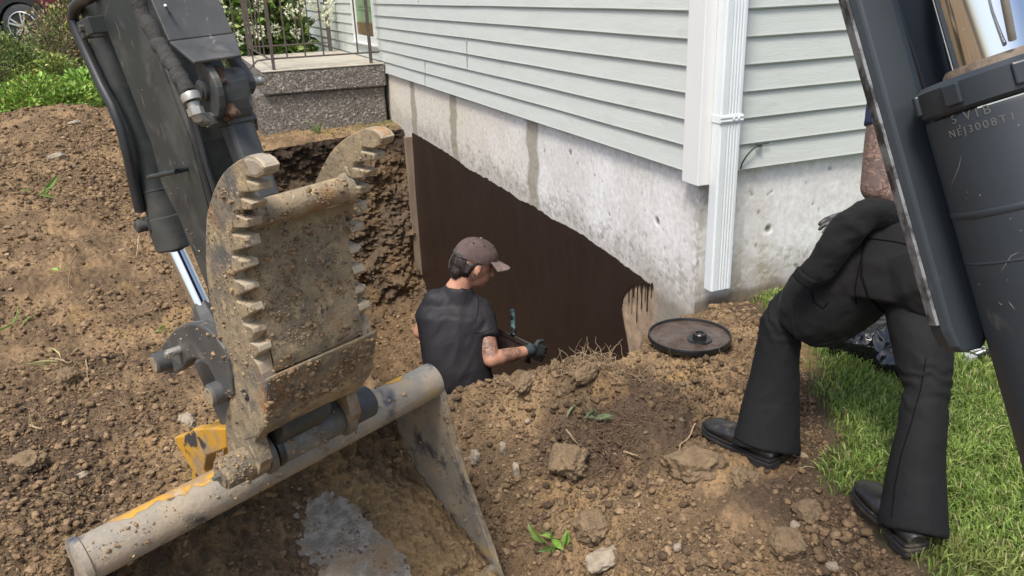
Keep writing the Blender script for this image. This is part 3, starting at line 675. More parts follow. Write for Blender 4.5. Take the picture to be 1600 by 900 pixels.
# front plate as a slightly dished sheet with thickness
G = []
for i in range(n1):
    for j in range(n2):
        u, v = i/(n1-1), j/(n2-1)*1.10; P_ = (tp-AX*(W-.048)*(1-u))*(1-v)+(fpi-AX*(W-.048)*(1-u))*v
        G.append(P_-tn*(.004*math.sin(math.pi*min(v, 1))+.06*max(0, v-1)))
G = np.array(G); mb.addarr(G, grid_faces(n1, n2)); mb.addarr(G-tn*.05, grid_faces(n1, n2)); mb.add([G[0], G[n2-1], G[n2-1]-tn*.05, G[0]-tn*.05], [(0, 1, 2, 3)])
obj('thumb_plate', mb, M_mud, exc, fix=False)
low = plz([(419,591),(417,640),(414,668),(404,684),(380,690),(385,640),(398,596)], TL)
obj('thumb_heel', MB().prism([p-AX*.002 for p in low], AX*(W+.004)), M_mud, exc, smooth=False, bevel=.006)
C0 = pl(388, 721, TL)
A_ = slide(C0, 345); B_ = slide(C0, 577)
mb = MB(); mb.loft([A_, A_+AX*.004, C0+AX*.03], [.029, .0325, .0325], n=36); mb.loft([A_-AX*.003, A_], [.025, .026], n=30)
th = obj('pin_boss', mb, M_mud, exc)
mb = MB(); mb.cyl(A_-AX*.010, A_, .009, n=6); mb.cyl(A_-AX*.016, A_-AX*.009, .005, n=12); obj('bolt', mb, M_barrel, th, smooth=False)
def pin(px): return slide(C0, px)
ringm = mat('wear_ring_steel', (.20, .17, .13), (.10, .09, .08), scale=16, rough=.5, metal=.3, bump=.4, bscale=90, layers=[((.34, .25, .14), 30, .60, .72, .9, 0)])
obj('wear_ring', MB().loft([pin(408), pin(409), pin(419), pin(420)], [.040, .044, .044, .040], n=36), ringm, exc)
obj('wear_ring', MB().loft([pin(424), pin(426), pin(432)], [.038, .040, .040], n=36), M_rubber, exc)
obj('pivot_barrel', MB().loft([pin(433), pin(435), pin(524), pin(526)], [.036, .038, .038, .036], n=36), M_barrel, exc)
obj('wear_ring', MB().loft([pin(527), pin(528), pin(540), pin(541)], [.043, .047, .047, .043], n=36), ringm, exc)
obj('pin_boss', MB().loft([pin(546), pin(549), pin(575), pin(578)], [.034, .036, .036, .032], n=36), M_steel2, exc)
# hole with a nut on the left cheek
hc = pl(384, 617, TL)
mb = MB(); mb.loft([hc-AX*.0015, hc+AX*.0], .0115, n=20); ho = obj('nut_recess', mb, mat('dark_recess', (.02, .018, .015), rough=.9), exc)
obj('nut', MB().cyl(hc-AX*.005, hc-AX*.001, .006, n=6), M_mud, ho, smooth=False)
# --- dipper arm
SL, SR = .60, .712
stick = [(-8,-420),(60,-400),(207,0),(262,120),(305,225),(330,330),(350,420),(385,520),(430,610),(445,680),(420,712),(380,716),(362,660),(345,560),(322,450),(280,345),(252,290),(235,225),(147,0)]
ar = obj('dipper_arm', MB().prism(plz(stick, SL), AX*(SR-SL)), M_steel, exc, smooth=False, bevel=.006)
# raised seam plate on the arm flank and its front flange
obj('flank_seam', MB().prism([p-AX*.002 for p in plz([(196,-30),(203,-30),(301,225),(325,318),(350,420),(345,420),(320,318),(296,225)], SL)], AX*.003), M_steel, ar, smooth=False)
# arm front cover plates
def strip(pa, pb, Ka, Kb, th):       # plate between two pixel pairs at two pin-planes
    a0, a1, b0, b1 = pl(*pa[0], Ka), pl(*pa[1], Ka), pl(*pb[0], Kb), pl(*pb[1], Kb)
    n = nrm(np.cross(a1-a0, b0-a0)); n = n if n@(CAM-a0) < 0 else -n
    return MB().prism([a0, a1, b1, b0], n*th)
a_, b_ = pl(264, 64, .592), pl(303, 96, .592); nq = nrm(np.cross(AX, b_-a_)); nq = nq if nq@(CAM-a_) < 0 else -nq
obj('cover_plate', MB().prism([a_, a_+AX*.118, b_+AX*.085, b_], nq*.006), M_steel2, exc, smooth=False, bevel=.002)
a0_, b0_ = pl(150, -200, .592), pl(264, 64, .592); nq = nrm(np.cross(AX, b0_-a0_)); nq = nq if nq@(CAM-a0_) < 0 else -nq
mb = MB().prism([a0_, a0_+AX*.118, b0_+AX*.118, b0_], nq*.006); obj('cover_plate', mb, M_steel2, exc, smooth=False, bevel=.002)
mb = MB(); pts = [pl(x, y, K) for x, y, K in ((258,8,.60),(268,26,.62),(282,40,.65),(298,44,.68),(310,38,.71),(319,22,.74),(322,10,.745))]
mb.loft(pts, .0022, n=6); obj('lifting_wire', mb, M_zinc, exc)
obj('cable_end', MB().loft([pl(322, 14, .742), pl(318, -6, .742)], .005, n=10), M_zinc, exc)
# thumb ram: eye, side links, ram body
K1 = .62; K2 = .700
eye0 = pl(323, 140, K1)
obj('ram_link', MB().prism([p-AX*.004 for p in plz([(306,96),(312,93),(318,94),(328,108),(336,122),(341,136),(344,150),(346,168),(345,180),(341,188),(334,191),(326,187),(318,178),(313,166),(311,152),(314,138),(313,125),(309,110)], K1)], AX*.014), M_steel2, exc, smooth=False, bevel=.003)
obj('ram_link', MB().prism(plz([(351,88),(357,86),(363,89),(374,102),(384,116),(389,128),(390,140),(386,149),(379,147),(374,136),(369,123),(360,107)], K2), AX*.014), M_steel2, exc, smooth=False, bevel=.003)
obj('ram_eye', MB().prism(plz([(x_-2, y_+7) for x_, y_ in ((320,112),(327,105),(334,103),(340,106),(345,113),(349,123),(352,136),(355,152),(357,168),(358,184),(350,186),(340,186),(333,176),(327,160),(322,145),(319,128))], K1+.016), AX*.052), M_steel2, exc, smooth=False, bevel=.008)
mb = MB(); mb.loft([eye0-AX*.012, eye0-AX*.010, eye0+AX*.03], [.015, .018, .018], n=24); mb.cyl(eye0-AX*.015, eye0-AX*.012, .0135, n=20)
obj('link_pin', mb, M_steel2, exc)
e2 = pl(386, 130, K2+.01); mb = MB(); mb.cyl(e2, e2+AX*.022, .008, n=14); mb.ball(e2+AX*.026, .0085, n=8); obj('grease_fitting', mb, M_zinc, exc)
body = plz([(342,192),(392,181),(400,215),(432,310),(452,380),(400,392),(380,330),(357,245)], K1+.045)
body = plz([(340,195),(363,257),(388,322),(404,316),(378,250),(356,190)], K1+.018)
obj('ram_body', MB().prism(body, AX*.048), M_steel2, exc, smooth=False, bevel=.007)
obj('ram_collar', MB().prism([p-AX*.004 for p in plz([(338,188),(343,201),(361,195),(357,183)], K1+.02)], AX*.056), M_steel2, exc, smooth=False, bevel=.003)
# dirt packed on the ram eye
mb = MB()
for (x, y, r) in ((345,118,.006),(340,108,.007),(348,150,.010),(352,165,.013),(345,170,.011),(360,172,.012),(368,178,.009),(356,182,.010),(346,140,.007),(340,160,.008),(349,128,.006)):
    mb.ball(pl(x, y, K1+.02), r, n=8)
blob('mud_clump', mb, mat('packed_mud', (.075, .045, .028), (.15, .085, .045), scale=30, rough=.95, bump=1, bscale=120, bdist=.006), exc, voxel=.0025, smooth=1, fn=lambda c, n: fbm(c, 90, 3)*.004)
# hose in a woven sleeve, clamp, elbow
pts = []; hp = [(178,-120),(196,-50),(214,0),(226,28),(240,52),(250,72),(262,90),(272,104),(280,118),(288,132),(296,146)]
for i, (x, y) in enumerate(hp):
    pts.append(pl(x, y, .575))
P_ = np.array(pts); k = 60; u = np.linspace(0, len(P_)-1, k); PP = np.stack([np.interp(u, np.arange(len(P_)), P_[:, i]) for i in range(3)], -1)
rad = .0128+.0011*np.sin(u*4.1+np.sin(u*1.3))+.0006*np.sin(u*9+1)
side = nrm(np.cross(PP[5]-PP[0], AX)); PP = PP+side*(np.sin(u*3.7)*.0018)[:, None]
hs = obj('hydraulic_hose', MB().loft(list(PP), list(rad), n=24), M_hose, exc)
a = pl(296, 146, .575); b = pl(301, 158, .575); obj('hose_clamp', MB().loft([a, a+(b-a)*.3, b], [.0150, .0162, .0155], n=24), M_zinc, hs)
a = pl(301, 160, .575); b = pl(309, 182, .575); c = pl(318, 188, .59); d = pl(339, 185, .63)
mb = MB(); mb.cyl(a, a*.6+b*.4, .0105, n=18); mb.loft([a*.62+b*.38, a*.1+b*.9], .0135, n=6); mb.loft([a*.1+b*.9, b, c, c*.6+d*.4], .0105, n=14); mb.loft([c*.8+d*.2, c*.3+d*.7], .0125, n=6); mb.cyl(c*.3+d*.7, d, .0105, n=14)
obj('hose_elbow', mb, M_zinc, exc, smooth=True)
obj('hose_run', MB().loft([pl(280, 130, .60), pl(297, 180, .60), pl(316, 260, .60), pl(340, 350, .60)], .006, n=10).loft([pl(288, 130, .60), pl(304, 182, .60), pl(322, 255, .60), pl(352, 350, .60)], .005, n=10), M_rubber, exc)
# --- bucket ram on the back of the arm
c0 = pl(140, -30, .64); c1 = pl(269, 378, .64)
dcy = nrm(c1-c0)
mb = MB(); mb.loft([c0-dcy*.6, c0, c1], [.034, .034, .034], n=32); ra_ = obj('bucket_ram', mb, M_steel, exc)
mb = MB(); mb.loft([c1-dcy*.06, c1-dcy*.058, c1+dcy*.012, c1+dcy*.016], [.0345, .038, .038, .033], n=32); obj('ram_gland', mb, M_steel, ra_)
mb = MB(); mb.loft([c1-dcy*.12, c1-dcy*.118], [.0355, .0355], n=32); obj('ram_weld', mb, M_steel2, ra_)
e1 = pl(322, 492, .64); obj('ram_rod', MB().cyl(c1, e1, .0195, n=32), M_chrome, ra_)
mb = MB(); mb.loft([e1-nrm(e1-c1)*.03, e1, e1+nrm(e1-c1)*.05], [.021, .026, .030], n=6); obj('rod_eye', mb, M_steel2, ra_, smooth=False, bevel=.002)
# steel pipe running along the ram
pp = [(150,-14),(140,-4),(126,2),(117,12),(114,28),(122,52),(140,92),(160,135),(176,165),(190,200),(201,245),(210,290),(219,330)]
obj('ram_pipe', MB().loft([pl(x, y, .595) for x, y in pp], [.0115]*len(pp), n=18), M_rubber, exc)
obj('ram_pipe', MB().loft([pl(x+11, y+8, .605) for x, y in pp[4:11]], [.0045]*7, n=10), M_rubber, exc)
q = pl(228, 351, .60); mb = MB(); mb.cyl(q-AX*.020, q+AX*.012, .0135, n=18); mb.loft([q-AX*.022, q-AX*.02], [.011, .0125], n=18); mb.obox(q+AX*.018, AX*.02, dcy*.014, nrm(np.cross(AX, dcy))*.015)
obj('port_fitting', mb, M_steel, exc, bevel=.002)
q = pl(133, 44, .572); mb = MB(); uu = nrm(pl(139, 62, .572)-pl(118, 34, .572)); mb.obox(q, nrm(np.cross(AX, dcy))*.030, dcy*.016, AX*.003); mb.obox(q+nrm(np.cross(AX, dcy))*.03+AX*.02, nrm(np.cross(AX, dcy))*.003, dcy*.016, AX*.022); mb.obox(q-nrm(np.cross(AX, dcy))*.03+AX*.02, nrm(np.cross(AX, dcy))*.003, dcy*.016, AX*.022)
cl = obj('pipe_clamp', mb, M_steel, exc, smooth=False, bevel=.002); obj('clamp_bolt', MB().cyl(q-AX*.011, q-AX*.003, .0075, n=6), M_steel2, cl, smooth=False)
obj('guard_bar', MB().loft([pl(232, 277, .575), pl(236, 276, .57), pl(275, 268, .57), pl(293, 264, .60)], [.004, .0045, .0045, .004], n=10), M_steel, exc)
# --- bucket links
lk = [(252,541),(262,527),(273,514),(288,507),(304,506),(322,514),(338,529),(349,545),(356,562),(362,592),(364,618),(352,624),(340,610),(334,590),(325,573),(314,562),(300,560),(292,565),(286,576),(274,584),(258,584),(247,572)]
lk = [(x, y) for x, y in lk]
obj('bucket_link', MB().prism(plz(lk, .545), AX*.026), M_steel2, exc, smooth=False, bevel=.004)
obj('bucket_link', MB().prism(plz([(x+34, y-13) for x, y in lk], .70), AX*.026), M_steel2, exc, smooth=False, bevel=.004)
obj('link_arm', MB().prism(plz([(300,566),(316,562),(332,575),(346,600),(362,640),(384,700),(376,716),(362,700),(345,665),(322,612)], .62), AX*.08), M_steel2, exc, smooth=False, bevel=.004)
q = pl(262, 561, .545); mb = MB(); mb.loft([q-AX*.030, q-AX*.027, q+AX*.02], [.019, .0225, .0225], n=28); bp = obj('link_pin', mb, M_steel2, exc)
obj('pin_face', MB().cyl(q-AX*.0315, q-AX*.0295, .0165, n=24), M_mud, bp)
q2 = pl(274, 549, .535); mb = MB(); mb.cyl(q2-AX*.008, q2+AX*.02, .0095, n=16); mb.loft([q2-AX*.018, q2-AX*.008], .0105, n=6); mb.cyl(q2-AX*.022, q2-AX*.018, .006, n=12); obj('locking_bolt', mb, M_zinc, bp, smooth=True)
q = pl(355, 607, .56); mb = MB(); mb.loft([q-AX*.038, q-AX*.034, q+AX*.05], [.020, .0235, .0235], n=28); bp = obj('link_pin', mb, M_steel2, exc); obj('pin_face', MB().cyl(q-AX*.040, q-AX*.0375, .018, n=24), M_mud, bp)
# --- bucket
T0 = pl(128, 877, .25); BK = 1.17
T1 = slide(T0, 676); Kr = (T1-CAM)@AX
BW = (T1-T0)@AX
lipR = pl(781, 893, Kr)
ch = lipR-T1; LC = np.linalg.norm(ch); cu = ch/LC; nn = nrm(np.cross(AX, cu)); nn = nn if nn@(CAM-T1) < 0 else -nn   # nn: away from the viewer
mb = MB(); mb.loft([T0+AX*.004, T0+AX*.012, T1-AX*.006, T1], [.047, .0475, .0475, .0475], n=48)
bt = obj('bucket_tube', mb, M_tube, exc)
mb = MB(); mb.loft([T0-AX*.012, T0-AX*.008, T0+AX*.006, T0+AX*.0065], [.047, .053, .053, .048], n=40); obj('tube_cap', mb, M_tube, bt)
for s0_, s1_, th0, th1 in ((.035, .40, -.62, 1.3), (.40, .60, .35, 1.3), (.74, BW-.03, -.45, 1.2)):
    mb = MB(); V_ = []; ns_, nt_ = 90, 20
    for i in range(ns_):
        s_ = s0_+(s1_-s0_)*i/(ns_-1); e_ = th0+.75*pnoise(np.array([s_*11, 2., s0_*9]))+.45*pnoise(np.array([s_*40, 5., 0]))+1.2*(max(0, .06-min(s_-s0_, s1_-s_))/.06)
        for j in range(nt_):
            th = min(e_, th1)+(th1-min(e_, th1))*j/(nt_-1); V_.append(T0+AX*s_+(-cu*math.cos(th)+nn*math.sin(th))*.0482)
    mb.addarr(np.array(V_), grid_faces(ns_, nt_)); obj('yellow_paint', mb, M_yellow, bt, auto=0, fix=False)
prof = np.array([(.045, .075), (.02, .16), (.03, .27), (.09, .37), (.20, .44), (.34, .45), (.48, .41), (.62, .33), (.76, .22), (.88, .11), (1.0, .0), (1.06, -.05)])
tt = np.concatenate([[0], np.cumsum(np.linalg.norm(np.diff(prof, axis=0), axis=1))]); tt /= tt[-1]
def PB(u, v, off=0):      # u along axis (m from T0), v along profile 0..1
    s = np.interp(v, tt, prof[:, 0])*LC; d = np.interp(v, tt, prof[:, 1])*LC-off
    return T0+AX*np.asarray(u)[..., None]+cu*s[..., None]+nn*d[..., None]
nu, nv = 420, 220
Uu, Vv = np.meshgrid(np.linspace(.0, BW, nu), np.linspace(0, 1, nv), indexing='ij')
G = PB(Uu, Vv); Go = PB(Uu, Vv, -.012)
mb = MB(); mb.addarr(G.reshape(-1, 3), grid_faces(nu, nv)); mb.addarr(Go.reshape(-1, 3), grid_faces(nu, nv))
M_shell = mat('scraped_bucket_plate', (.17, .158, .132), (.31, .29, .245), scale=30, detail=9, rough=.75, metal=.0, lo=.42, hi=.58, stretch=(1, 1, 2), bump=.8, bscale=120, bdist=.004, layers=[((.24, .175, .105), 7, .48, .62, .9, 0), ((.19, .135, .08), 40, .60, .68, .9, 0), ((.46, .44, .38), 50, .66, .72, .5, .2, (3, 1, 1))])
obj('bucket_shell', mb, M_shell, exc, fix=False)
rim = [(676,598),(688,604),(696,622),(703,650),(714,695),(732,752),(752,806),(770,855),(783,893),(776,897),(744,850),(700,830)]
rp_ = [pl(x, y, Kr) for x, y in [(672,592),(686,600),(694,616),(700,645),(712,692),(730,750),(752,806),(770,855),(784,895)]]
back = [T1+cu*(a*LC)+nn*(b*LC) for a, b in prof[::-1][1:]]
pg = rp_+back
obj('side_plate', MB().prism([p-AX*.012 for p in pg], AX*.012), M_tube, exc, smooth=False)
# thick worn rim bead on the side plate
rb = [pl(x, y, Kr) for x, y in [(668,596),(678,596),(687,602),(694,618),(700,645),(712,692),(730,750),(752,806),(770,855),(783,895)]]
obj('rim_bead', MB().loft([p+AX*.0 for p in rb], [.008, .010, .010, .0085, .0075, .007, .0065, .006, .006, .006], n=10), M_mud, exc)
pgl = [p-AX*(BW-.006) for p in pg]; obj('side_plate', MB().prism(pgl, AX*.012), M_tube, exc, smooth=False)
obj('cutting_edge', MB().prism([lipR+cu*.05-nn*.02, lipR-cu*.03-nn*.008, lipR-cu*.03+nn*.010, lipR+cu*.05+nn*.0], -AX*BW), M_shell, exc, smooth=False)
# soil stuck to the inside of the shell
d1 = fbm(np.stack([Uu, Vv*.6, 0*Uu], -1), 5, 4, .6); d2 = fbm(G, 40, 4)
def bl(u0, v0, su, sv): return np.exp(-(((Uu-u0)/su)**2+((Vv-v0)/sv)**2))
scr = (bl(BW*.66, .52, .07, .10)+bl(BW*.70, .72, .11, .10)+bl(BW*.86, .88, .06, .04)*.9)*1.15+.55*fbm(np.stack([Uu*1.0, Vv*.9, 0*Uu+3], -1), 8, 5, .65)*(bl(BW*.62, .72, .28, .25))
hgt = .018-.050*scr+.022*d1+.018*d2+.035*bl(BW*.90, .72, .10, .2)+.03*bl(BW*.3, .8, .2, .2)
sd_ = sstep(0, .05, Uu)*sstep(0, .04, BW-Uu)
Gs = PB(Uu, Vv, hgt)
Gs = Gs-AX*(.014*sstep(.03, 0, BW-Uu))[..., None]
cc = np.array((.135, .098, .063))+(np.array((.27, .19, .10))-np.array((.135, .098, .063)))*sstep(-.2, .5, d1+.8*bl(BW*.88, .70, .12, .25))[..., None]
cc = cc*(1-.30*sstep(.5, .1, Vv)[..., None])*(1+.4*d2[..., None])  # crust colour darkened towards the tube to paint in its shade
mb = MB(); mb.addarr(Gs.reshape(-1, 3), grid_faces(nu, nv))
o = obj('soil_crust', mb, M_soil, exc, fix=False, colr=np.clip(cc.reshape(-1, 3), .02, .8))
# yellow pin ears behind the tube
ear = [(272,683),(290,680),(300,671),(331,669),(352,670),(354,700),(340,706),(322,712),(318,735),(330,775),(296,776),(300,735),(288,715),(279,700)]
ee = plz(ear, .60)
obj('pin_ear', MB().prism(ee, AX*.03), M_yellow, exc, smooth=False, bevel=.004)
obj('pin_ear', MB().prism([p+AX*.05 for p in plz([(304,671),(331,669),(354,670),(357,700),(352,740),(322,760),(318,705)], .60)], AX*.035), M_yellow, exc, smooth=False, bevel=.004)
obj('pin_ear', MB().prism(plz([(588,612),(600,611),(618,614),(622,640),(585,660)], 1.12), AX*.03), M_yellow, exc, smooth=False, bevel=.004)

# --- boom ram and guard at the right, close to the lens
def near(x, y, t): return at(x, y, t)
tb = .92
M_boom = mat('boom_ram_paint', (.020, .027, .033), (.027, .035, .042), scale=2.5, rough=.34, rough2=.5, bump=.06, bscale=200, bdist=.0005,
             layers=[((.10, .10, .095), 9, .66, .80, .6, 0), ((.17, .16, .15), 40, .74, .77, .7, 0), ((.13, .14, .145), 7, .70, .73, .4, 0, (.3, 3, 1))])
a0 = near(1562, 110, tb); a1 = near(1764, 830, tb+.02); dr_ = nrm(a1-a0); rB = 119/F0*tb
a1 = a0+dr_*.9
br = obj('boom_ram', MB().loft([a0+dr_*.035, a0+dr_*.04, a1], [rB*.985, rB, rB], n=64), M_boom, exc)
mb = MB(); mb.loft([a0-dr_*.006, a0, a0+dr_*.028, a0+dr_*.032], [rB*.94, rB*1.02, rB*1.02, rB*.98], n=64); gl = obj('gland_ring', mb, M_boom, br)
for k in range(8):
    mb = MB()
    th_ = k*math.pi/4+.35; e1_ = nrm(np.cross(dr_, R2)); e2_ = np.cross(dr_, e1_); d_ = e1_*math.cos(th_)+e2_*math.sin(th_)
    mb.obox(a0+dr_*.012+d_*rB*1.0, d_*.006, np.cross(dr_, d_)*.010, dr_*.012); obj('gland_notch', mb, M_boom, gl, smooth=False, bevel=.002)
obj('wiper_ring', MB().loft([a0-dr_*.016, a0-dr_*.012, a0-dr_*.004], [rB*.60, rB*.64, rB*.68], n=48), mat('rusty_grease', (.08, .06, .04), (.17, .13, .09), scale=60, rough=.6, bump=.6, bscale=90), br)
obj('boom_rod', MB().cyl(a0-dr_*.9, a0, rB*.52, n=48), M_chrome, br)
mb = MB(); mb.loft([a0+dr_*.145, a0+dr_*.147, a0+dr_*.152, a0+dr_*.154], [rB, rB*1.012, rB*1.012, rB], n=64); mb.loft([a0+dr_*.205, a0+dr_*.207, a0+dr_*.209], [rB, rB*1.008, rB], n=64); obj('weld_bead', mb, M_boom, br)
# stamped characters on the barrel
def stamp(txt, px, py, size, K=None):
    cu_ = bpy.data.curves.new('t', 'FONT'); cu_.body = txt; cu_.size = size; cu_.extrude = .0003; cu_.align_x = 'CENTER'; cu_.space_character = 1.35
    o = bpy.data.objects.new('t', cu_); COL.objects.link(o); dg = bpy.context.evaluated_depsgraph_get(); dg.update()
    me = bpy.data.meshes.new_from_object(o.evaluated_get(dg)); bpy.data.objects.remove(o)
    n = len(me.vertices); co = np.empty(n*3); me.vertices.foreach_get('co', co); co = co.reshape(-1, 3)
    d = ray(px, py); # hit the barrel
    w0 = CAM-a0; dd = d-dr_*(d@dr_); ww = w0-dr_*(w0@dr_); A2, B2, C2 = dd@dd, 2*dd@ww, ww@ww-(rB+.0003)**2
    t_ = (-B2-math.sqrt(max(0, B2*B2-4*A2*C2)))/(2*A2); P_ = CAM+d*t_; s0 = (P_-a0)@dr_; rad_ = nrm(P_-a0-dr_*s0); ang = np.cross(rad_, dr_)
    if ang@R2 < 0: ang = -ang
    out = []
    for x, y, z in co:
        th_ = x/rB; out.append(a0+dr_*(s0-y)+(rad_*math.cos(th_)+ang*math.sin(th_))*(rB+.0003+z))
    me.vertices.foreach_set('co', np.array(out).ravel()); me.materials.clear()
    return me
Mst = mat('worn_stamp', (.10, .10, .095), rough=.7)
link('stamped_code', stamp('5 V1B', 1516, 186, .014), Mst, br, False); link('stamped_code', stamp('NEJ3008T1', 1530, 203, .012), Mst, br, False)
# guard: folded steel channel running down beside the ram
g0 = near(1362, 0, 1.0); g1 = near(1514, 546, 1.0); gd = nrm(g1-g0)
gx = nrm(R2-gd*(R2@gd)); gz = np.cross(gx, gd); gz = gz if gz@(CAM-g0) > 0 else -gz
def chan(p, w_, d_): return None
wG = .031
top_ = g0-gd*1.0; L_ = np.linalg.norm(g1-g0)+1.0
sec = [(-wG, -.02), (-wG*.93, .004), (-wG*.7, .012), (wG*.55, .012), (wG*.95, .004), (wG, -.02)]
outl = []
mb = MB()
for s_, k in ((0, 1), (L_-.03, 1), (L_-.010, .86), (L_, .55)):
    outl.append([top_+gd*s_+gx*(x*k)+gz*y for x, y in sec])
V_ = [p for r in outl for p in r]; n = len(sec)
mb.add(V_, [(i*n+j, i*n+(j+1) % n, (i+1)*n+(j+1) % n, (i+1)*n+j) for i in range(3) for j in range(n)]+[tuple(range(n))[::-1], tuple(range(3*n, 4*n))])
gb = obj('hose_guard', mb, M_boom, exc, smooth=False, bevel=.003)
mb = MB(); mb.prism([top_+gx*(-wG-.0015)+gz*.002, top_+gx*(-wG+.0015)+gz*.004, top_+gx*(-wG+.001)-gz*.016, top_+gx*(-wG-.0015)-gz*.016], gd*(L_-.04)); obj('worn_edge', mb, mat('bare_edge', (.26, .27, .27), (.05, .05, .05), scale=30, rough=.5, metal=.4, lo=.45, hi=.6), gb, smooth=False)
# second plate behind the guard, and hydraulic pipe between
h0 = near(1418, 0, 1.04); h1 = near(1466, 150, 1.04); hd = nrm(h1-h0)
mb = MB(); mb.obox(near(1430, 0, 1.05), gx*.030, hd*.165, gz*.010); obj('boom_plate', mb, M_boom, exc, smooth=False, bevel=.003)
obj('boom_pipe', MB().loft([near(1462, -200, 1.02), near(1480, 40, 1.02), near(1500, 130, 1.02)], .0085, n=16), M_rubber, exc)
obj('boom_pipe', MB().loft([near(1548, -200, .80), near(1570, 0, .84), near(1582, 62, .86)], .0042, n=16), M_zinc, exc)
obj('boom_hose', MB().loft([near(1585, -200, .98), near(1600, 0, .98), near(1625, 130, .98)], .020, n=20), M_rubber, exc)
# ------------------------------------------------------------------ vegetation
def leafmat(name, a, b, rough=.45, tr=.25):
    m_ = mat(name, (.85, .85, .85), (1.15, 1.15, 1.1), attr='col', scale=30, rough=rough, spec=.35)
    bs = m_.node_tree.nodes['Principled BSDF']; bs.inputs['Subsurface Weight'].default_value = 0
    N = m_.node_tree.nodes; L = m_.node_tree.links; t = N.new('ShaderNodeBsdfTranslucent'); mx = N.new('ShaderNodeMixShader'); mx.inputs[0].default_value = tr
    src = bs.inputs['Base Color'].links[0].from_socket; L.new(src, t.inputs[0]); L.new(bs.outputs[0], mx.inputs[1]); L.new(t.outputs[0], mx.inputs[2]); L.new(mx.outputs[0], N['Material Output'].inputs[0])
    return m_
M_leaf = leafmat('leaf', 0, 0)
M_stem = mat('plant_stem', (.10, .09, .04), (.16, .13, .07), scale=20, rough=.8)
def leaves(pos, dirs, size, cols, width=.45, fold=.25, droop=.3):
    """pos n,3; dirs n,3 leaf axis; size n"""
    n = len(pos); d = dirs/np.linalg.norm(dirs, axis=1)[:, None]; r = RNG.normal(size=(n, 3)); r[:, 2] *= .4
    s = np.cross(d, r+np.array([0, 0, .6])); s /= np.linalg.norm(s, axis=1)[:, None]+1e-9; u = np.cross(s, d); u *= np.sign(u[:, 2:3]+1e-6)
    L = size[:, None]; w_ = L*width
    b = pos; m1 = pos+d*L*.35-u*L*.02; m2 = pos+d*L*.7-u*L*droop*.35; t = pos+d*L-u*L*droop
    l1 = m1+s*w_*.5+u*L*fold*.3; r1 = m1-s*w_*.5+u*L*fold*.3; l2 = m2+s*w_*.38+u*L*fold*.22; r2 = m2-s*w_*.38+u*L*fold*.22
    V_ = np.stack([b, m1, m2, t, l1, r1, l2, r2], 1).reshape(-1, 3)
    f0 = [(0, 4, 1), (0, 1, 5), (1, 4, 6, 2), (1, 2, 7, 5), (2, 6, 3), (2, 3, 7)]
    f = []
    for q in f0: f.append(np.array(q)[None]+(np.arange(n)*8)[:, None])
    faces = [a for x in f for a in x.tolist()]
    return V_, faces, np.repeat(cols, 8, 0)
def plant(name, label, cat_, base, blobs, n, lsize, cols, stems=20, width=.45, group=None, up=.5, spikes=None, flowers=None, z0=None):
    """blobs: (centre offset, radii) ellipsoids that hold the foliage"""
    e = empty(name, base, label, cat_, group); base = np.array(base, float)
    P_, D_ = [], []; wts = np.array([b[1][0]*b[1][1]*b[1][2] for b in blobs])**.66; wts /= wts.sum()
    for (c, r), w_ in zip(blobs, wts):
        k = int(n*w_); q = RNG.normal(size=(k, 3)); q /= np.linalg.norm(q, axis=1)[:, None]; rr = RNG.uniform(.25, 1, k)**.45
        pts = q*rr[:, None]*(1+.25*pnoise(q*2.3+c[0]*9)[:, None]); P_.append(base+np.array(c)+pts*np.array(r)); D_.append(q+np.array([0, 0, up])+RNG.normal(0, .5, (k, 3)))
    P_ = np.concatenate(P_); D_ = np.concatenate(D_); k = len(P_)
    keep = fbm(P_, 5/ max(.15, blobs[0][1][0]*2), 3) > -.32; P_, D_ = P_[keep], D_[keep]; k = len(P_)
    cl = np.array(cols)[RNG.integers(0, len(cols), k)]*RNG.uniform(.65, 1.3, (k, 1)); sz = lsize*RNG.uniform(.55, 1.25, k)
    V_, F_, C_ = leaves(P_, D_, sz, cl, width)
    mb = MB(); mb.v = [V_]; mb.f = F_; mb.n = len(V_)
    obj('foliage', mb, M_leaf, e, smooth=False, fix=False, colr=C_)
    mb = MB()
    for i in range(stems):
        t_ = P_[RNG.integers(0, k)]; b_ = base+np.array([RNG.normal(0, .05), RNG.normal(0, .05), -.03]); md = b_*.45+t_*.55+RNG.normal(0, .03, 3)+np.array([0, 0, .03]); mb.loft([b_, md, t_], [.006, .004, .002], n=5)
    obj('stems', mb, M_stem, e)
    return e, P_
G1 = [(.14, .23, .045), (.19, .29, .06), (.10, .16, .04), (.24, .30, .08)]
GD = [(.07, .115, .035), (.10, .15, .045), (.13, .17, .055), (.05, .08, .03)]
GB = [(.24, .42, .07), (.31, .48, .10), (.17, .31, .05)]
GY = [(.34, .34, .08), (.28, .32, .07), (.40, .38, .12), (.20, .26, .06)]
BR = [(.26, .18, .11), (.33, .24, .15), (.20, .15, .09), (.36, .26, .17)]
def gz(x, y): return float(H0(np.array(x), np.array(y)))
def on_ground(px, py, t): p = at(px, py, t); return np.array([p[0], p[1], gz(p[0], p[1])])
b = on_ground(88, 120, 8.6)+np.array([0, 0, .26]); plant('weedy_shrub', 'tall weathered shrub with browning seed heads in front of the dark red car', 'shrub', b, [((.1, 0, .25), (.42, .4, .42)), ((.24, .1, .48), (.22, .25, .38)), ((-.3, .1, .18), (.3, .3, .30)), ((.45, 0, .3), (.3, .3, .45))], 9000, .045, GD+G1+[BR[0]], 70, .4)
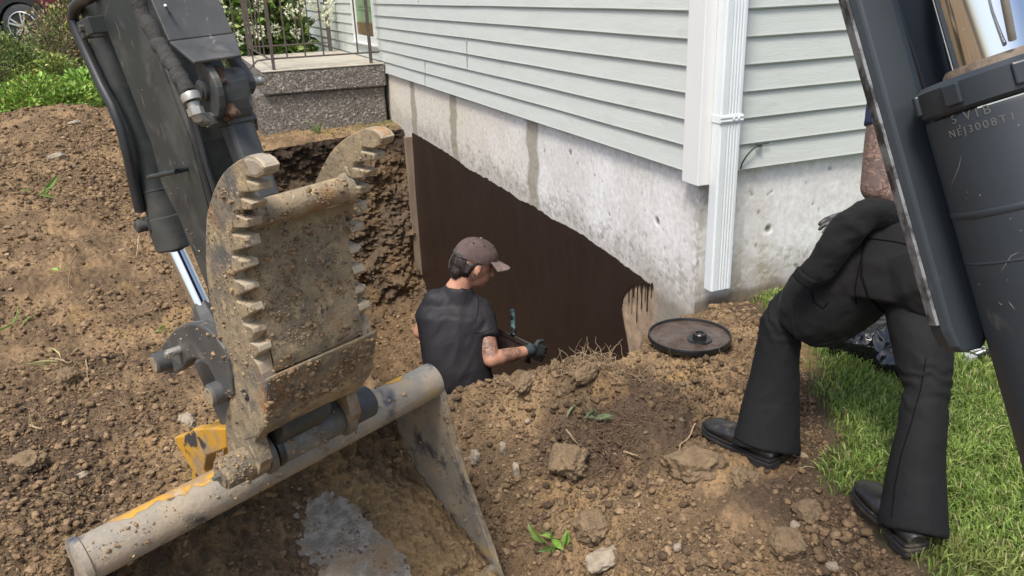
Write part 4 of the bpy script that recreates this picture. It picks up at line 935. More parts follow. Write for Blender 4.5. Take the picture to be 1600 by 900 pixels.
b = on_ground(90, 110, 8.1)+np.array([0, 0, .24]); e, P_ = plant('seeding_weed', 'clump of dry tan seed stalks rising through the shrubs', 'weed', b, [((0, 0, .42), (.28, .2, .42)), ((.33, 0, .50), (.16, .15, .36)), ((-.38, 0, .25), (.14, .14, .30))], 2300, .034, BR+[GY[0]], 60, .55, up=.8)
b = on_ground(10, 150, 7.6)+np.array([0, 0, .22]); plant('weedy_shrub', 'dark green shrub at the left end of the spoil heap', 'shrub', b, [((-.1, 0, .30), (.4, .35, .42)), ((-.35, .2, .42), (.4, .3, .40)), ((.15, -.1, .20), (.35, .25, .36)), ((.42, 0, .1), (.3, .25, .26))], 9500, .038, GD+G1, 50, .4)
b = on_ground(112, 150, 7.6)+np.array([0, 0, .2]); plant('yellow_bush', 'yellow green bush between the dry stalks and the bright fern', 'shrub', b, [((-.1, 0, .12), (.26, .2, .28)), ((-.3, 0, .05), (.25, .2, .24))], 3800, .034, GY+G1, 30, .5)
b = on_ground(135, 150, 7.2); plant('fern_clump', 'bright green leafy clump beside the arm of the excavator', 'plant', b, [((.0, 0, .12), (.30, .22, .26)), ((.28, .1, .15), (.25, .2, .28)), ((-.25, 0, .0), (.2, .2, .14))], 3200, .06, GB, 30, .42)
b = on_ground(62, 185, 6.6); plant('fern_clump', 'light green leafy clump spilling over the crest of the spoil heap', 'plant', b, [((0, 0, .06), (.30, .25, .22)), ((-.22, 0, .0), (.25, .2, .2)), ((.28, .1, .05), (.2, .2, .14))], 4200, .05, GB+[G1[1], GY[1]], 30, .42)
# hedge far behind that closes the view
b = np.array([-1.8, 12.5, -.1]); plant('far_hedge', 'dark mass of shrubs beyond the stoop', 'hedge', b, [((.3, 0, .8), (1.3, .6, 1.3)), ((2.2, 0, .9), (1.2, .6, 1.4))], 9000, .11, GD, 40, .5)
# hydrangea
b = np.array([-.75, 8.05, -.3]); e, P_ = plant('hydrangea', 'hydrangea bush with white flower panicles behind the iron railing', 'shrub', b, [((-.55, -.3, .55), (.42, .45, .62)), ((-.1, 0, .9), (.55, .45, .75)), ((.25, .0, .55), (.33, .3, .60)), ((-.9, -.2, .30), (.28, .3, .4)), ((-.3, 0, 1.5), (.6, .5, .4))], 5200, .115, G1+[(.12, .22, .05), (.17, .27, .06)], 60, .62)
M_pet = leafmat('petal', 0, 0, .6, .35)
fl = [(388,42),(378,20),(405,50),(352,35),(430,48),(452,18),(470,12),(462,50),(515,10),(512,30),(500,22),(372,60),(405,8),(356,58),(490,5),(345,12),(440,-12),(400,-25),(480,-30),(520,-15)]
for i, (x, y) in enumerate(fl):
    c = at(x, y, 8.9+.3*math.sin(i*2.1)); k = 60; q = RNG.normal(size=(k, 3)); q /= np.linalg.norm(q, axis=1)[:, None]; p = c+q*np.array([.05, .05, .075])*RNG.uniform(.6, 1.0, (k, 1))
    V_, F_, C_ = leaves(p, q+RNG.normal(0, .3, (k, 3)), np.full(k, .028), np.array([(.78, .80, .62)])*RNG.uniform(.8, 1.1, (k, 1)), .8)
    mb = MB(); mb.v = [V_]; mb.f = F_; mb.n = len(V_); obj('flower_head', mb, M_pet, e, smooth=False, fix=False, colr=C_)

# lawn
M_grass = leafmat('grass_blade', 0, 0, .5, .3)
def grass(name, X, Y, hmin, hmax, label, kind='stuff', wid=.0019, palette=None, lean=.5):
    n = len(X); Z = ground_z(X, Y)-.004
    cl = fbm(P3(X, Y), 7, 3); a = fbm(P3(X, Y, 9), 4.5, 3)*8+RNG.normal(0, 1.5, n); h = RNG.uniform(hmin, hmax, n)*(1+.5*cl)
    d = np.stack([np.cos(a), np.sin(a), 0*a], -1); ln = np.abs(RNG.normal(lean, .35, n))[:, None]; s = np.stack([-np.sin(a), np.cos(a), 0*a], -1)
    th = RNG.uniform(0, 6.28, n); s = np.stack([np.cos(th), np.sin(th), 0*th], -1)
    b = np.stack([X, Y, Z], -1); up = np.array([0, 0, 1.]); w_ = (wid*RNG.uniform(.7, 1.5, n))[:, None]; h = h[:, None]
    m1 = b+up*h*.45+d*h*ln*.18; m2 = b+up*h*(.80-.12*ln)+d*h*ln*.52; t = b+up*h*(1.0-.35*ln)+d*h*ln*1.0
    V_ = np.stack([b-s*w_*.7, b+s*w_*.7, m1-s*w_, m1+s*w_, m2-s*w_*.7, m2+s*w_*.7, t], 1).reshape(-1, 3)
    i = (np.arange(n)*7)[:, None]; F_ = np.concatenate([i+[0, 1, 3, 2], i+[2, 3, 5, 4]]).tolist()+(i+[4, 5, 6]).tolist()
    pal = np.array(palette or [(.19, .29, .06), (.25, .35, .085), (.13, .205, .05), (.33, .41, .12), (.44, .41, .21)]); pr = np.array([.30, .28, .2, .14, .08]); ix = RNG.choice(len(pal), n, p=pr[:len(pal)]/pr[:len(pal)].sum())
    c = pal[ix]*RNG.uniform(.7, 1.3, (n, 1)); dry = sstep(.25, .6, fbm(P3(X, Y, 4), 3.1, 3))[:, None]; c = c+(np.array((.30, .27, .11))-c)*dry*.45
    mb = MB(); mb.v = [V_]; mb.f = F_; mb.n = len(V_)
    o = obj(name, mb, M_grass, smooth=False, fix=False, colr=np.repeat(c, 7, 0)); tag(o, label, 'grass' if kind else None, kind=kind); return o
n = 300000; X = RNG.uniform(-.75, 2.6, n); Y = RNG.uniform(-2.6, -.02, n)
dl = sdpoly(X, Y, LAWN)+fbm(P3(X, Y), 5, 3)*.05
prob = sstep(.05, -.10, dl)*np.where(np.hypot(X+1.8, Y+2.5) < 2.6, 1, .5)
ok = RNG.uniform(size=n) < prob; grass('lawn_grass', X[ok], Y[ok], .022, .050, 'bright green lawn grass at the edge of the dug soil')
n = 9000; X = RNG.uniform(-12, .5, n); Y = RNG.uniform(6.5, 16, n)
grass('verge_grass', X, Y, .05, .12, 'green verge beyond the spoil heap', wid=.01)
# small plants lying on the dug soil
def sprout(name, label, cat_, px, py, z, n, size, cols, spread=.02, width=.5, up=.6, **k):
    p = onz(px, py, z); p[2] = float(ground_z(np.array([p[0]]), np.array([p[1]]))[0])
    d = RNG.normal(size=(n, 3)); d[:, 2] = np.abs(d[:, 2])*up+.25; P_ = p+RNG.normal(0, spread, (n, 3))*[1, 1, .3]; P_[:, 2] = p[2]+np.abs(P_[:, 2]-p[2])+.004
    V_, F_, C_ = leaves(P_, d, size*RNG.uniform(.6, 1.2, n), np.array(cols)[RNG.integers(0, len(cols), n)]*RNG.uniform(.8, 1.2, (n, 1)), width)
    mb = MB(); mb.v = [V_]; mb.f = F_; mb.n = len(V_); o = obj(name, mb, M_leaf, None, False, base=p, fix=False, colr=C_); return tag(o, label, cat_)
sprout('dandelion', 'uprooted dandelion with jagged green leaves on the brown heap', 'weed', 873, 832, -.73, 13, .060, GB+G1, .022, .30)
sprout('dandelion', 'wilted grey green dandelion leaves caught in the root tangle', 'weed', 922, 682, -.62, 7, .055, [(.13, .17, .09), (.17, .21, .12)], .028, .3)
sprout('corn_leaf', 'single green leaf lying on the left spoil slope below the dry root mat', 'leaf', 64, 312, -.3, 4, .16, [(.16, .24, .06)], .015, .16, up=.15)
sprout('leaf_scrap', 'fresh green leaf scrap beside the curved bucket link', 'leaf', 255, 526, -.6, 5, .03, GB, .010, .6)
sprout('leaf_scrap', 'tiny yellow green seedling on the left slope above the bent root', 'leaf', 105, 446, -.5, 6, .035, GY+GB, .012, .4)
sprout('grass_scrap', 'torn green grass stem at the left edge of the photo', 'grass stem', 20, 512, -.5, 4, .16, [(.30, .38, .12)], .010, .06, up=.1)
sprout('straw_scrap', 'yellow straw caught in a dark hollow of the left slope', 'straw', 92, 548, -.5, 7, .11, [(.38, .38, .16), (.30, .24, .14)], .02, .06, up=.1)
p = ony(495, 212, 4.96); P_ = p+RNG.normal(0, .012, (9, 3))*[1, .4, .2]; d = np.stack([RNG.normal(0, .35, 9), RNG.normal(0, .2, 9)-.1, np.ones(9)], -1)
V_, F_, C_ = leaves(P_, d, RNG.uniform(.10, .20, 9), np.array([(.25, .34, .12)])*RNG.uniform(.8, 1.2, (9, 1)), .07); mb = MB(); mb.v = [V_]; mb.f = F_; mb.n = len(V_)
tag(obj('grass_tuft', mb, M_leaf, None, False, base=p, fix=False, colr=C_), 'single pale grass tuft growing at the foot of the concrete stoop', 'grass tuft')

# ------------------------------------------------------------------ stones and big clods that one can tell apart
M_stone = mat('pale_stone', (.34, .285, .21), (.23, .185, .13), scale=30, rough=.9, bump=.8, bscale=70, bdist=.004)
M_bigclod = mat('packed_clod', (.175, .120, .068), (.25, .176, .10), scale=22, detail=8, rough=.95, bump=1, bscale=110, bdist=.008, layers=[((.09, .06, .04), 12, .58, .72, .95, 0)], bdetail=8)
def rock(name, label, px, py, z, r, m_, sc=(1, 1, .7), rough=.25, seed=0, sink=.25):
    p = onz(px, py, z); z_ = float(ground_z(np.array([p[0]]), np.array([p[1]]))[0]); p = onz(px, py, z_); z_ = float(ground_z(np.array([p[0]]), np.array([p[1]]))[0]); p[2] = z_
    v = IV3.copy(); a = seed*1.3; q = v+seed*7.1
    cl = np.max(np.abs(v@rotm(3)[0]), axis=1)[:, None]; v = v/(.45+.55*cl)
    v = v*(1+rough*fbm(q, 1.4, 2)+rough*.40*fbm(q, 4, 3)+(rough*.32 if m_ is M_bigclod else rough*.12)*fbm(q, 11, 4, .6))[:, None]*np.array(sc)
    R_ = np.array([[math.cos(a), -math.sin(a), 0], [math.sin(a), math.cos(a), 0], [0, 0, 1]]); v = v@R_.T*r+p+np.array([0, 0, r*sc[2]*(1-2*sink)])
    mb = MB(); mb.addarr(v, IF3); return tag(obj(name, mb, m_, None, True, base=p-np.array([0, 0, .01]), auto=0, fix=False), label, 'stone' if m_ is M_stone else 'clod', 'stones lying on the dug soil' if name == 'stone' else 'big clods on the dug soil')
rock('soil_clod', 'large square tan clod in the middle of the heap under the root tangle', 890, 738, -.66, .056, M_bigclod, (1.1, .9, .75), .38, 1, .4)
rock('soil_clod', 'large tan clod directly under the toe of the front boot', 1085, 728, -.62, .062, M_bigclod, (1.2, .85, .75), .36, 2, .42)
rock('soil_clod', 'rounded clod under the heel of the front boot', 1162, 742, -.62, .036, M_bigclod, (1.1, .9, .7), .4, 3, .45)
rock('soil_clod', 'angular tan clod right of the uprooted dandelion', 925, 838, -.74, .048, M_bigclod, (1, .9, .8), .32, 4)
rock('soil_clod', 'flat earth covered slab at the bottom edge of the photo', 945, 880, -.76, .045, M_stone, (1.2, .8, .45), .3, 5)
rock('stone', 'brown square stone left of the lawn below the standing boots', 1228, 852, -.65, .042, M_bigclod, (1, .85, .8), .2, 6)
rock('stone', 'dark round stone between the heap and the lawn edge', 1262, 803, -.63, .034, M_bigclod, (1, .9, .8), .2, 7)
rock('stone', 'small grey stone just right of the dark round stone', 1242, 828, -.64, .013, M_stone, (1, .8, .7), .2, 8)
rock('stone', 'cream pebble near the bottom edge between heap and lawn', 1300, 893, -.65, .014, M_stone, (1, .8, .8), .2, 9)
rock('stone', 'pale oval pebble alone on the smooth lower heap', 1058, 865, -.69, .011, M_stone, (1.2, .8, .7), .15, 10)
rock('stone', 'pale wedge stone beside the right rim of the bucket', 745, 757, -.74, .022, M_stone, (.8, .7, 1.2), .3, 11)
rock('stone', 'upright pale shard left of the square tan clod', 787, 722, -.70, .017, M_stone, (.6, .5, 1.5), .3, 12, .2)
rock('stone', 'flat tan shard next to the upright pale shard', 806, 728, -.70, .019, M_stone, (.7, .5, 1.3), .3, 13, .2)
rock('stone', 'oblong pale stone high on the left spoil slope', 84, 228, -.18, .055, M_stone, (.6, 1.2, .5), .3, 14)
rock('stone', 'flat pale stone nearest the crest of the spoil heap', 118, 194, -.1, .038, M_stone, (1.2, .7, .35), .25, 15)
rock('stone', 'half buried pale slab just left of the bucket link', 290, 655, -.7, .040, M_stone, (1.3, .6, .4), .25, 16)
rock('stone', 'pale stone on the slope left of the yellow pin ears', 126, 735, -.7, .016, M_stone, (1.1, .8, .6), .25, 17)
rock('soil_clod', 'dark clod beside a hollow in the left slope', 108, 598, -.6, .035, M_bigclod, (1, .9, .9), .3, 18)
rock('soil_clod', 'broad clod at the left edge of the photo low on the slope', 40, 712, -.68, .042, M_bigclod, (1.2, .9, .7), .35, 19)
rock('soil_clod', 'long wedge of soil on the rim of the pit right of the worker', 822, 600, -.52, .030, M_bigclod, (2.0, .7, .7), .3, 20)
rock('soil_clod', 'blocky clod standing on the pit rim below the gloved hand', 868, 585, -.51, .024, M_bigclod, (.7, .6, 1.2), .3, 21, .2)
rock('soil_clod', 'leaning slab of soil on the pit rim near the pale roots', 915, 592, -.50, .034, M_bigclod, (1.5, .6, .8), .3, 22, .2)

# ------------------------------------------------------------------ roots and twigs
M_root = mat('pale_root', (.42, .32, .20), (.28, .19, .11), scale=40, rough=.85, bump=.3, bscale=150)
M_root2 = mat('brown_root', (.20, .125, .075), (.12, .075, .045), scale=40, rough=.85, bump=.3, bscale=150)
def root(name, label, pts, r, m_=M_root, cat_='root', lift=.006):
    P_ = []
    for i, (x, y) in enumerate(pts):
        p = onz(x, y, -.62)
        for _ in range(3): z_ = float(ground_z(np.array([p[0]]), np.array([p[1]]))[0])+lift; p = onz(x, y, z_)
        P_.append(p)
    P_ = np.array(P_); u = np.linspace(0, len(P_)-1, len(P_)*4); Q = np.stack([np.interp(u, np.arange(len(P_)), P_[:, i]) for i in range(3)], -1)
    Q = Q+np.stack([fbm(Q+i*30, 22, 2) for i in range(3)], -1)*.004; rr = r*np.linspace(1, .45, len(Q))*(1+.2*pnoise(Q*60))
    o = obj(name, MB().loft(list(Q), list(rr), n=7), m_, None, True, base='auto'); return tag(o, label, cat_, 'roots and wood chips on the dug soil')
root('root', 'cream forked root above the uprooted dandelion', [(903,768),(912,780),(916,795),(912,810),(922,822),(920,815)], .0028)
root('root', 'thick brown root running left from the root tangle', [(838,720),(862,712),(885,706),(900,700)], .0055, M_root2)
root('root', 'curved yellowish root arching across the root tangle', [(884,670),(898,688),(910,706),(914,722)], .0030)
root('root', 'long thin root running right from the root tangle', [(958,708),(985,722),(1010,738),(1034,748),(1050,762)], .0018)
root('root', 'long pale root at the bottom edge beside the bucket rim', [(782,893),(800,880),(815,868),(826,850),(838,832)], .0030)
root('twig', 'short white peeled twig end right of the root tangle', [(975,706),(996,711)], .0038, M_root, 'twig')
root('root', 'thin vertical root on the heap below the root tangle', [(955,724),(962,742),(958,760),(955,772)], .0015)
root('root', 'forked pale root in front of the toe of the front boot', [(1086,662),(1078,680),(1064,694),(1060,710),(1056,726)], .0026)
root('root', 'thin pale root hanging on the slope nearest the bucket rim', [(722,655),(728,672),(738,688),(742,698)], .0020)
root('root', 'looping pale root high on the heap left of centre', [(795,650),(802,668),(810,672),(812,685)], .0018)
root('root', 'pale curled root near the two pebbles on the heap', [(1000,758),(1012,772),(1008,782)], .0018)
root('root', 'bent pale root beside the seedling on the left slope', [(122,396),(110,412),(108,440),(106,468)], .0040, M_root2)
root('root', 'straight pale root below the hydraulic fitting', [(217,370),(213,400)], .0045)
root('root', 'upright thin root in the middle of the left slope', [(135,556),(136,580),(138,604)], .0024)
root('root', 'pale wavy root left of the yellow pin ears', [(230,712),(245,728),(262,736)], .0022)
root('root', 'long thin root low on the left slope', [(185,765),(198,785),(208,812),(212,822)], .0020)
root('wood_chip', 'pale split wood chip low on the left slope', [(46,664),(66,670)], .0050, M_root, 'wood chip')
root('wood_chip', 'small pale wood chip near the broad clod at the left', [(38,592),(52,600)], .0045, M_root, 'wood chip')
root('wood_chip', 'tan wood chip between the standing boots', [(1232,750),(1245,738)], .0040, M_root2, 'wood chip')
root('cigarette_butt', 'orange tan stick between the boots at the lawn edge', [(1322,826),(1327,812)], .0026, M_root, 'twig')
def tangle(name, label, regions, n, m_):
    mb = MB()
    for (x0, y0, sx, sy, z, k, up) in regions:
        for i in range(k):
            x, y = x0+RNG.normal(0, sx), y0+RNG.normal(0, sy); p = onz(x, y, z); p[2] = float(ground_z(np.array([p[0]]), np.array([p[1]]))[0])+.003
            d = RNG.normal(size=3); d[2] = abs(d[2])*up; d = nrm(d); L_ = RNG.uniform(.02, .095); pts = [p]
            for s in range(4): d = nrm(d+RNG.normal(0, .45, 3)-[0, 0, .12]); pts.append(pts[-1]+d*L_*.3)
            mb.loft(pts, list(np.linspace(.0011, .0004, 5)), n=4)
    return tag(obj(name, mb, m_, None, True, auto=0, fix=False), label, 'roots', kind='stuff')
tangle('fine_roots', 'tangle of fine brown roots in the dark soil of the heap', [(955,685,22,22,-.6,150,.9),(985,655,30,18,-.56,110,.7),(975,705,14,16,-.6,60,.8),(1000,690,25,20,-.6,30,.6),(900,700,30,15,-.62,18,.5),(850,855,22,14,-.73,50,.7),(1010,620,45,20,-.54,50,.6),(1150,620,60,50,-.57,40,.3),(1250,780,50,50,-.63,50,.3)], 0, M_root2)
tangle('pale_roots', 'pale hair roots sticking up from the rim of the pit', [(935,568,20,4,-.5,55,1.6),(960,590,30,10,-.52,50,1.0),(890,580,16,5,-.5,20,1.4),(1090,560,50,15,-.53,20,.6),(720,660,60,30,-.64,25,.5),(900,790,90,50,-.7,40,.5)], 0, M_root)
tangle('straw_scatter', 'pale straw and hair roots scattered over the left spoil slope', [(110,520,90,120,-.5,130,.35),(130,740,110,80,-.7,60,.35),(120,250,80,60,-.25,70,.35)], 0, M_root)
tangle('root_mat', 'mat of dry tan roots on the left spoil slope', [(80,268,45,18,-.28,230,.5),(70,290,40,14,-.3,120,.3),(120,300,50,20,-.3,60,.3),(120,600,100,80,-.6,60,.3),(150,440,60,50,-.5,30,.3)], 0, M_root)

# ------------------------------------------------------------------ props on the ground
M_blk = mat('black_plastic', (.010, .011, .012), (.018, .018, .019), scale=10, rough=.30, spec=.5)
M_tar = mat('wet_tar', (.045, .028, .020), (.085, .062, .048), scale=14, detail=6, rough=.16, rough2=.45, bump=.5, bscale=30, bdist=.004, layers=[((.16, .13, .10), 26, .60, .74, .5, 0)])
lc = onz(1077, 530, -.50); lc[2] += .012
lid = empty('bucket_lid', lc, 'round black bucket lid holding brown tar, lying on the heap by the corner', 'lid')
R_ = .149
def ring(mb, c, prof_, n=96, ax=(0, 0, 1)):
    V_ = [np.array(c)+np.array([r*math.cos(2*math.pi*j/n), r*math.sin(2*math.pi*j/n), z]) for r, z in prof_ for j in range(n)]
    k = len(prof_); return mb.add(V_, [(i*n+j, i*n+(j+1) % n, (i+1)*n+(j+1) % n, (i+1)*n+j) for i in range(k-1) for j in range(n)])
mb = ring(MB(), lc, [(0.0001, -.002), (R_*.95, -.002), (R_*.955, .007), (R_*.965, .010), (R_*.99, .010), (R_, .006), (R_*1.0, -.004), (R_*.99, -.008), (R_*.95, -.014), (0.0001, -.012)]); obj('rim', mb, M_blk, lid)
mb = MB(); g = 70; gx_, gy_ = np.meshgrid(np.linspace(0, 1, 40), np.linspace(0, 2*math.pi, 96), indexing='ij'); rr = gx_*R_*.948
Q = np.stack([lc[0]+rr*np.cos(gy_), lc[1]+rr*np.sin(gy_), lc[2]+.001+0*rr], -1); Q[..., 2] += fbm(Q, 16, 4)*.004*(gx_ < .97); mb.addarr(Q.reshape(-1, 3), grid_faces(40, 96)); obj('tar', mb, M_tar, lid, auto=0)
sc_ = lc+np.array([.012, -.045, 0]); mb = ring(MB(), sc_, [(.045, .0), (.043, .007), (.036, .008), (.030, .006), (.025, .007), (.024, .026), (.021, .029), (.014, .029), (.013, .022), (.0001, .020)], 48); obj('spout', mb, M_blk, lid)
mb = ring(MB(), sc_, [(.0129, .021), (.006, .0245), (.0001, .0255)], 32); obj('spout_tar', mb, M_tar, lid)
# rubbish bag on the lawn behind the standing person
c = onz(1368, 564, -.57); mb = MB()
mb.ball(c+[0.02, .02, .07], .13, (1.1, .75, .7)); mb.ball(c+[-.07, .06, .08], .09, (1, .8, .9)); mb.ball(c+[.02, -.10, .045], .10, (.9, 1, .55)); mb.ball(c+[.10, -.04, .05], .09, (1, 1, .7))
M_bag = mat('black_bag_film', (.010, .010, .011), (.014, .014, .016), scale=5, rough=.13, spec=.8, bump=.3, bscale=25, bdist=.004)
o = blob('rubbish_bag', mb, M_bag, None, .0045, 6, lambda q, n_: fbm(q*[1, 1, .6], 7, 3, .5, ridge=True)*.020+fbm(q*[.4, 1, 1], 16, 2, .5, ridge=True)*.006, base=c); tag(o, 'shiny crumpled black rubbish bag lying on the grass between the legs', 'rubbish bag')
# printed packet right of it
c = onz(1521, 562, -.57); ex = nrm(onz(1545, 548, -.57)-onz(1500, 566, -.57)); ey = np.cross([0, 0, 1], ex)
pk = empty('printed_packet', c, 'crumpled grey and black printed packet on the grass below the guard', 'packet')
mb = MB(); mb.obox(c+[0, 0, .018], ex*.062, ey*.030, np.array([0, 0, .016])); M_pk = mat('grey_packet_film', (.40, .42, .45), (.30, .31, .33), scale=20, rough=.35, bump=.5, bscale=40)
blob('wrapper', mb, M_pk, pk, .003, 8, lambda q, n_: fbm(q, 30, 3, .5, ridge=True)*.0045)
mb = MB(); mb.obox(c+[0, 0, .0355]+ex*.006-ey*.002, ex*.040, ey*.029, np.array([0, 0, .0012])); mb.obox(c+ex*.006-ey*.0325+[0, 0, .018], ex*.040, ey*.0012, np.array([0, 0, .018])); bd = obj('dark_band', mb, M_blk, pk, smooth=False)
cu_ = bpy.data.curves.new('t', 'FONT'); cu_.body = 'FRE'; cu_.size = .030; cu_.extrude = .0004; o = bpy.data.objects.new('t', cu_); COL.objects.link(o); dg = bpy.context.evaluated_depsgraph_get(); dg.update(); me = bpy.data.meshes.new_from_object(o.evaluated_get(dg)); bpy.data.objects.remove(o)
n = len(me.vertices); co = np.empty(n*3); me.vertices.foreach_get('co', co); co = co.reshape(-1, 3); me.vertices.foreach_set('co', np.array([c+[0, 0, .0372+z]+ex*(x-.020)+ey*(y-.006) for x, y, z in co]).ravel()); me.materials.clear()
M_pr = mat('white_print', (.75, .76, .78), rough=.5); link('lettering', me, M_pr, bd, False)
obj('printed_bar', MB().obox(c+[0, 0, .0372]-ey*.018+ex*.002, ex*.024, ey*.0045, np.array([0, 0, .0004])), M_pr, bd, smooth=False)

# ------------------------------------------------------------------ parked car at the far left
wc = at(38, 42, 13.0); gx0 = wc[0]; gy0 = wc[1]; gz0 = wc[2]-.36
car = empty('parked_car', (gx0-1.3, gy0, gz0), 'dark red parked car with black wheel arch trim, beyond the weedy shrubs', 'car')
cx = nrm(np.array([R2[0], R2[1], 0])); cyv = np.array([-cx[1], cx[0], 0])       # cx to the right along the car, cyv away
def CP(x, d, z): return np.array([gx0, gy0, gz0])+cx*x+cyv*d+np.array([0, 0, z])
M_car = mat('dark_red_paint', (.075, .006, .016), rough=.25, coat=.8, spec=.5)
M_trim = mat('black_trim', (.012, .012, .013), rough=.5); M_glass = mat('car_glass', (.02, .025, .028), rough=.05, spec=.8)
sidep = [(-3.55,.35),(-3.5,.75),(-3.3,.95),(-2.7,1.02),(-2.2,1.10),(-1.5,1.62),(-.3,1.66),(.35,1.60),(.75,1.12),(.85,.8),(.86,.40),(.60,.32)]
def arch(cx_, r, n=12, a0_=0, a1_=math.pi): return [(cx_+r*math.cos(a0_+(a1_-a0_)*i/n), .36+r*math.sin(a0_+(a1_-a0_)*i/n)) for i in range(n+1)]
low_ = [(p[0], p[1]) for p in arch(0, .44)]+[(-.5, .28), (-2.15, .28)]+[(p[0], p[1]) for p in arch(-2.62, .44)]+[(-3.1, .32)]
outline_ = sidep+[(q[0], max(q[1], .30)) for q in low_]
obj('body', MB().prism([CP(x, 0, z) for x, z in outline_], cyv*1.75), M_car, car, smooth=False, bevel=.04)
obj('side_window', MB().prism([CP(x, -.004, z) for x, z in ((-2.0,1.14),(-1.42,1.55),(-.3,1.58),(.25,1.53),(.5,1.16))], cyv*.003), M_glass, car, smooth=False)
for cx_ in (0, -2.62):
    aa = arch(cx_, .47, 16); bb = arch(cx_, .385, 16)[::-1]
    obj('wheel_arch', MB().prism([CP(x, -.03, z) for x, z in aa+bb], cyv*.2), M_trim, car, smooth=False)
    wv = obj('wheel', MB().cyl(CP(cx_, .02, .36), CP(cx_, .20, .36), .30, n=40), M_trim, car)
    mb = MB(); mb.loft([CP(cx_, -.015, .36), CP(cx_, 0, .36), CP(cx_, .2, .36), CP(cx_, .21, .36)], [.32, .355, .355, .33], n=48); obj('tyre', mb, M_rubber, wv)
    mb = MB(); mb.loft([CP(cx_, -.022, .36), CP(cx_, -.018, .36)], [.235, .24], n=40); obj('rim_backing', mb, M_trim, wv)
    mb = MB(); mb.cyl(CP(cx_, -.035, .36), CP(cx_, -.02, .36), .045, n=20)
    for k in range(10):
        a_ = k//2*2*math.pi/5+(k % 2)*.32; e_ = cx*math.cos(a_)+np.array([0, 0, 1])*math.sin(a_); mb.obox(CP(cx_, -.03, .36)+e_*.13, e_*.10, cyv*.006, np.cross(e_, cyv)*.013)
    V0 = mb; ringp = [CP(cx_, -.03, .36)+(cx*math.cos(t_)+np.array([0, 0, 1])*math.sin(t_))*.232 for t_ in np.linspace(0, 2*math.pi, 41)]; mb.loft(ringp, .010, n=6, cap=False)
    obj('rim', mb, mat('alloy', (.6, .61, .62), rough=.3, metal=.7), wv, smooth=False)
obj('sill_trim', MB().prism([CP(x, -.01, z) for x, z in ((-.46, .30), (-.46, .44), (-2.16, .44), (-2.16, .30))], cyv*.05), M_trim, car, smooth=False)
obj('rear_lamp', MB().prism([CP(x, -.006, z) for x, z in ((.62,.98),(.80,.98),(.84,.80),(.70,.80))], cyv*.1), mat('red_lamp', (.30, .01, .01), rough=.2), car, smooth=False)
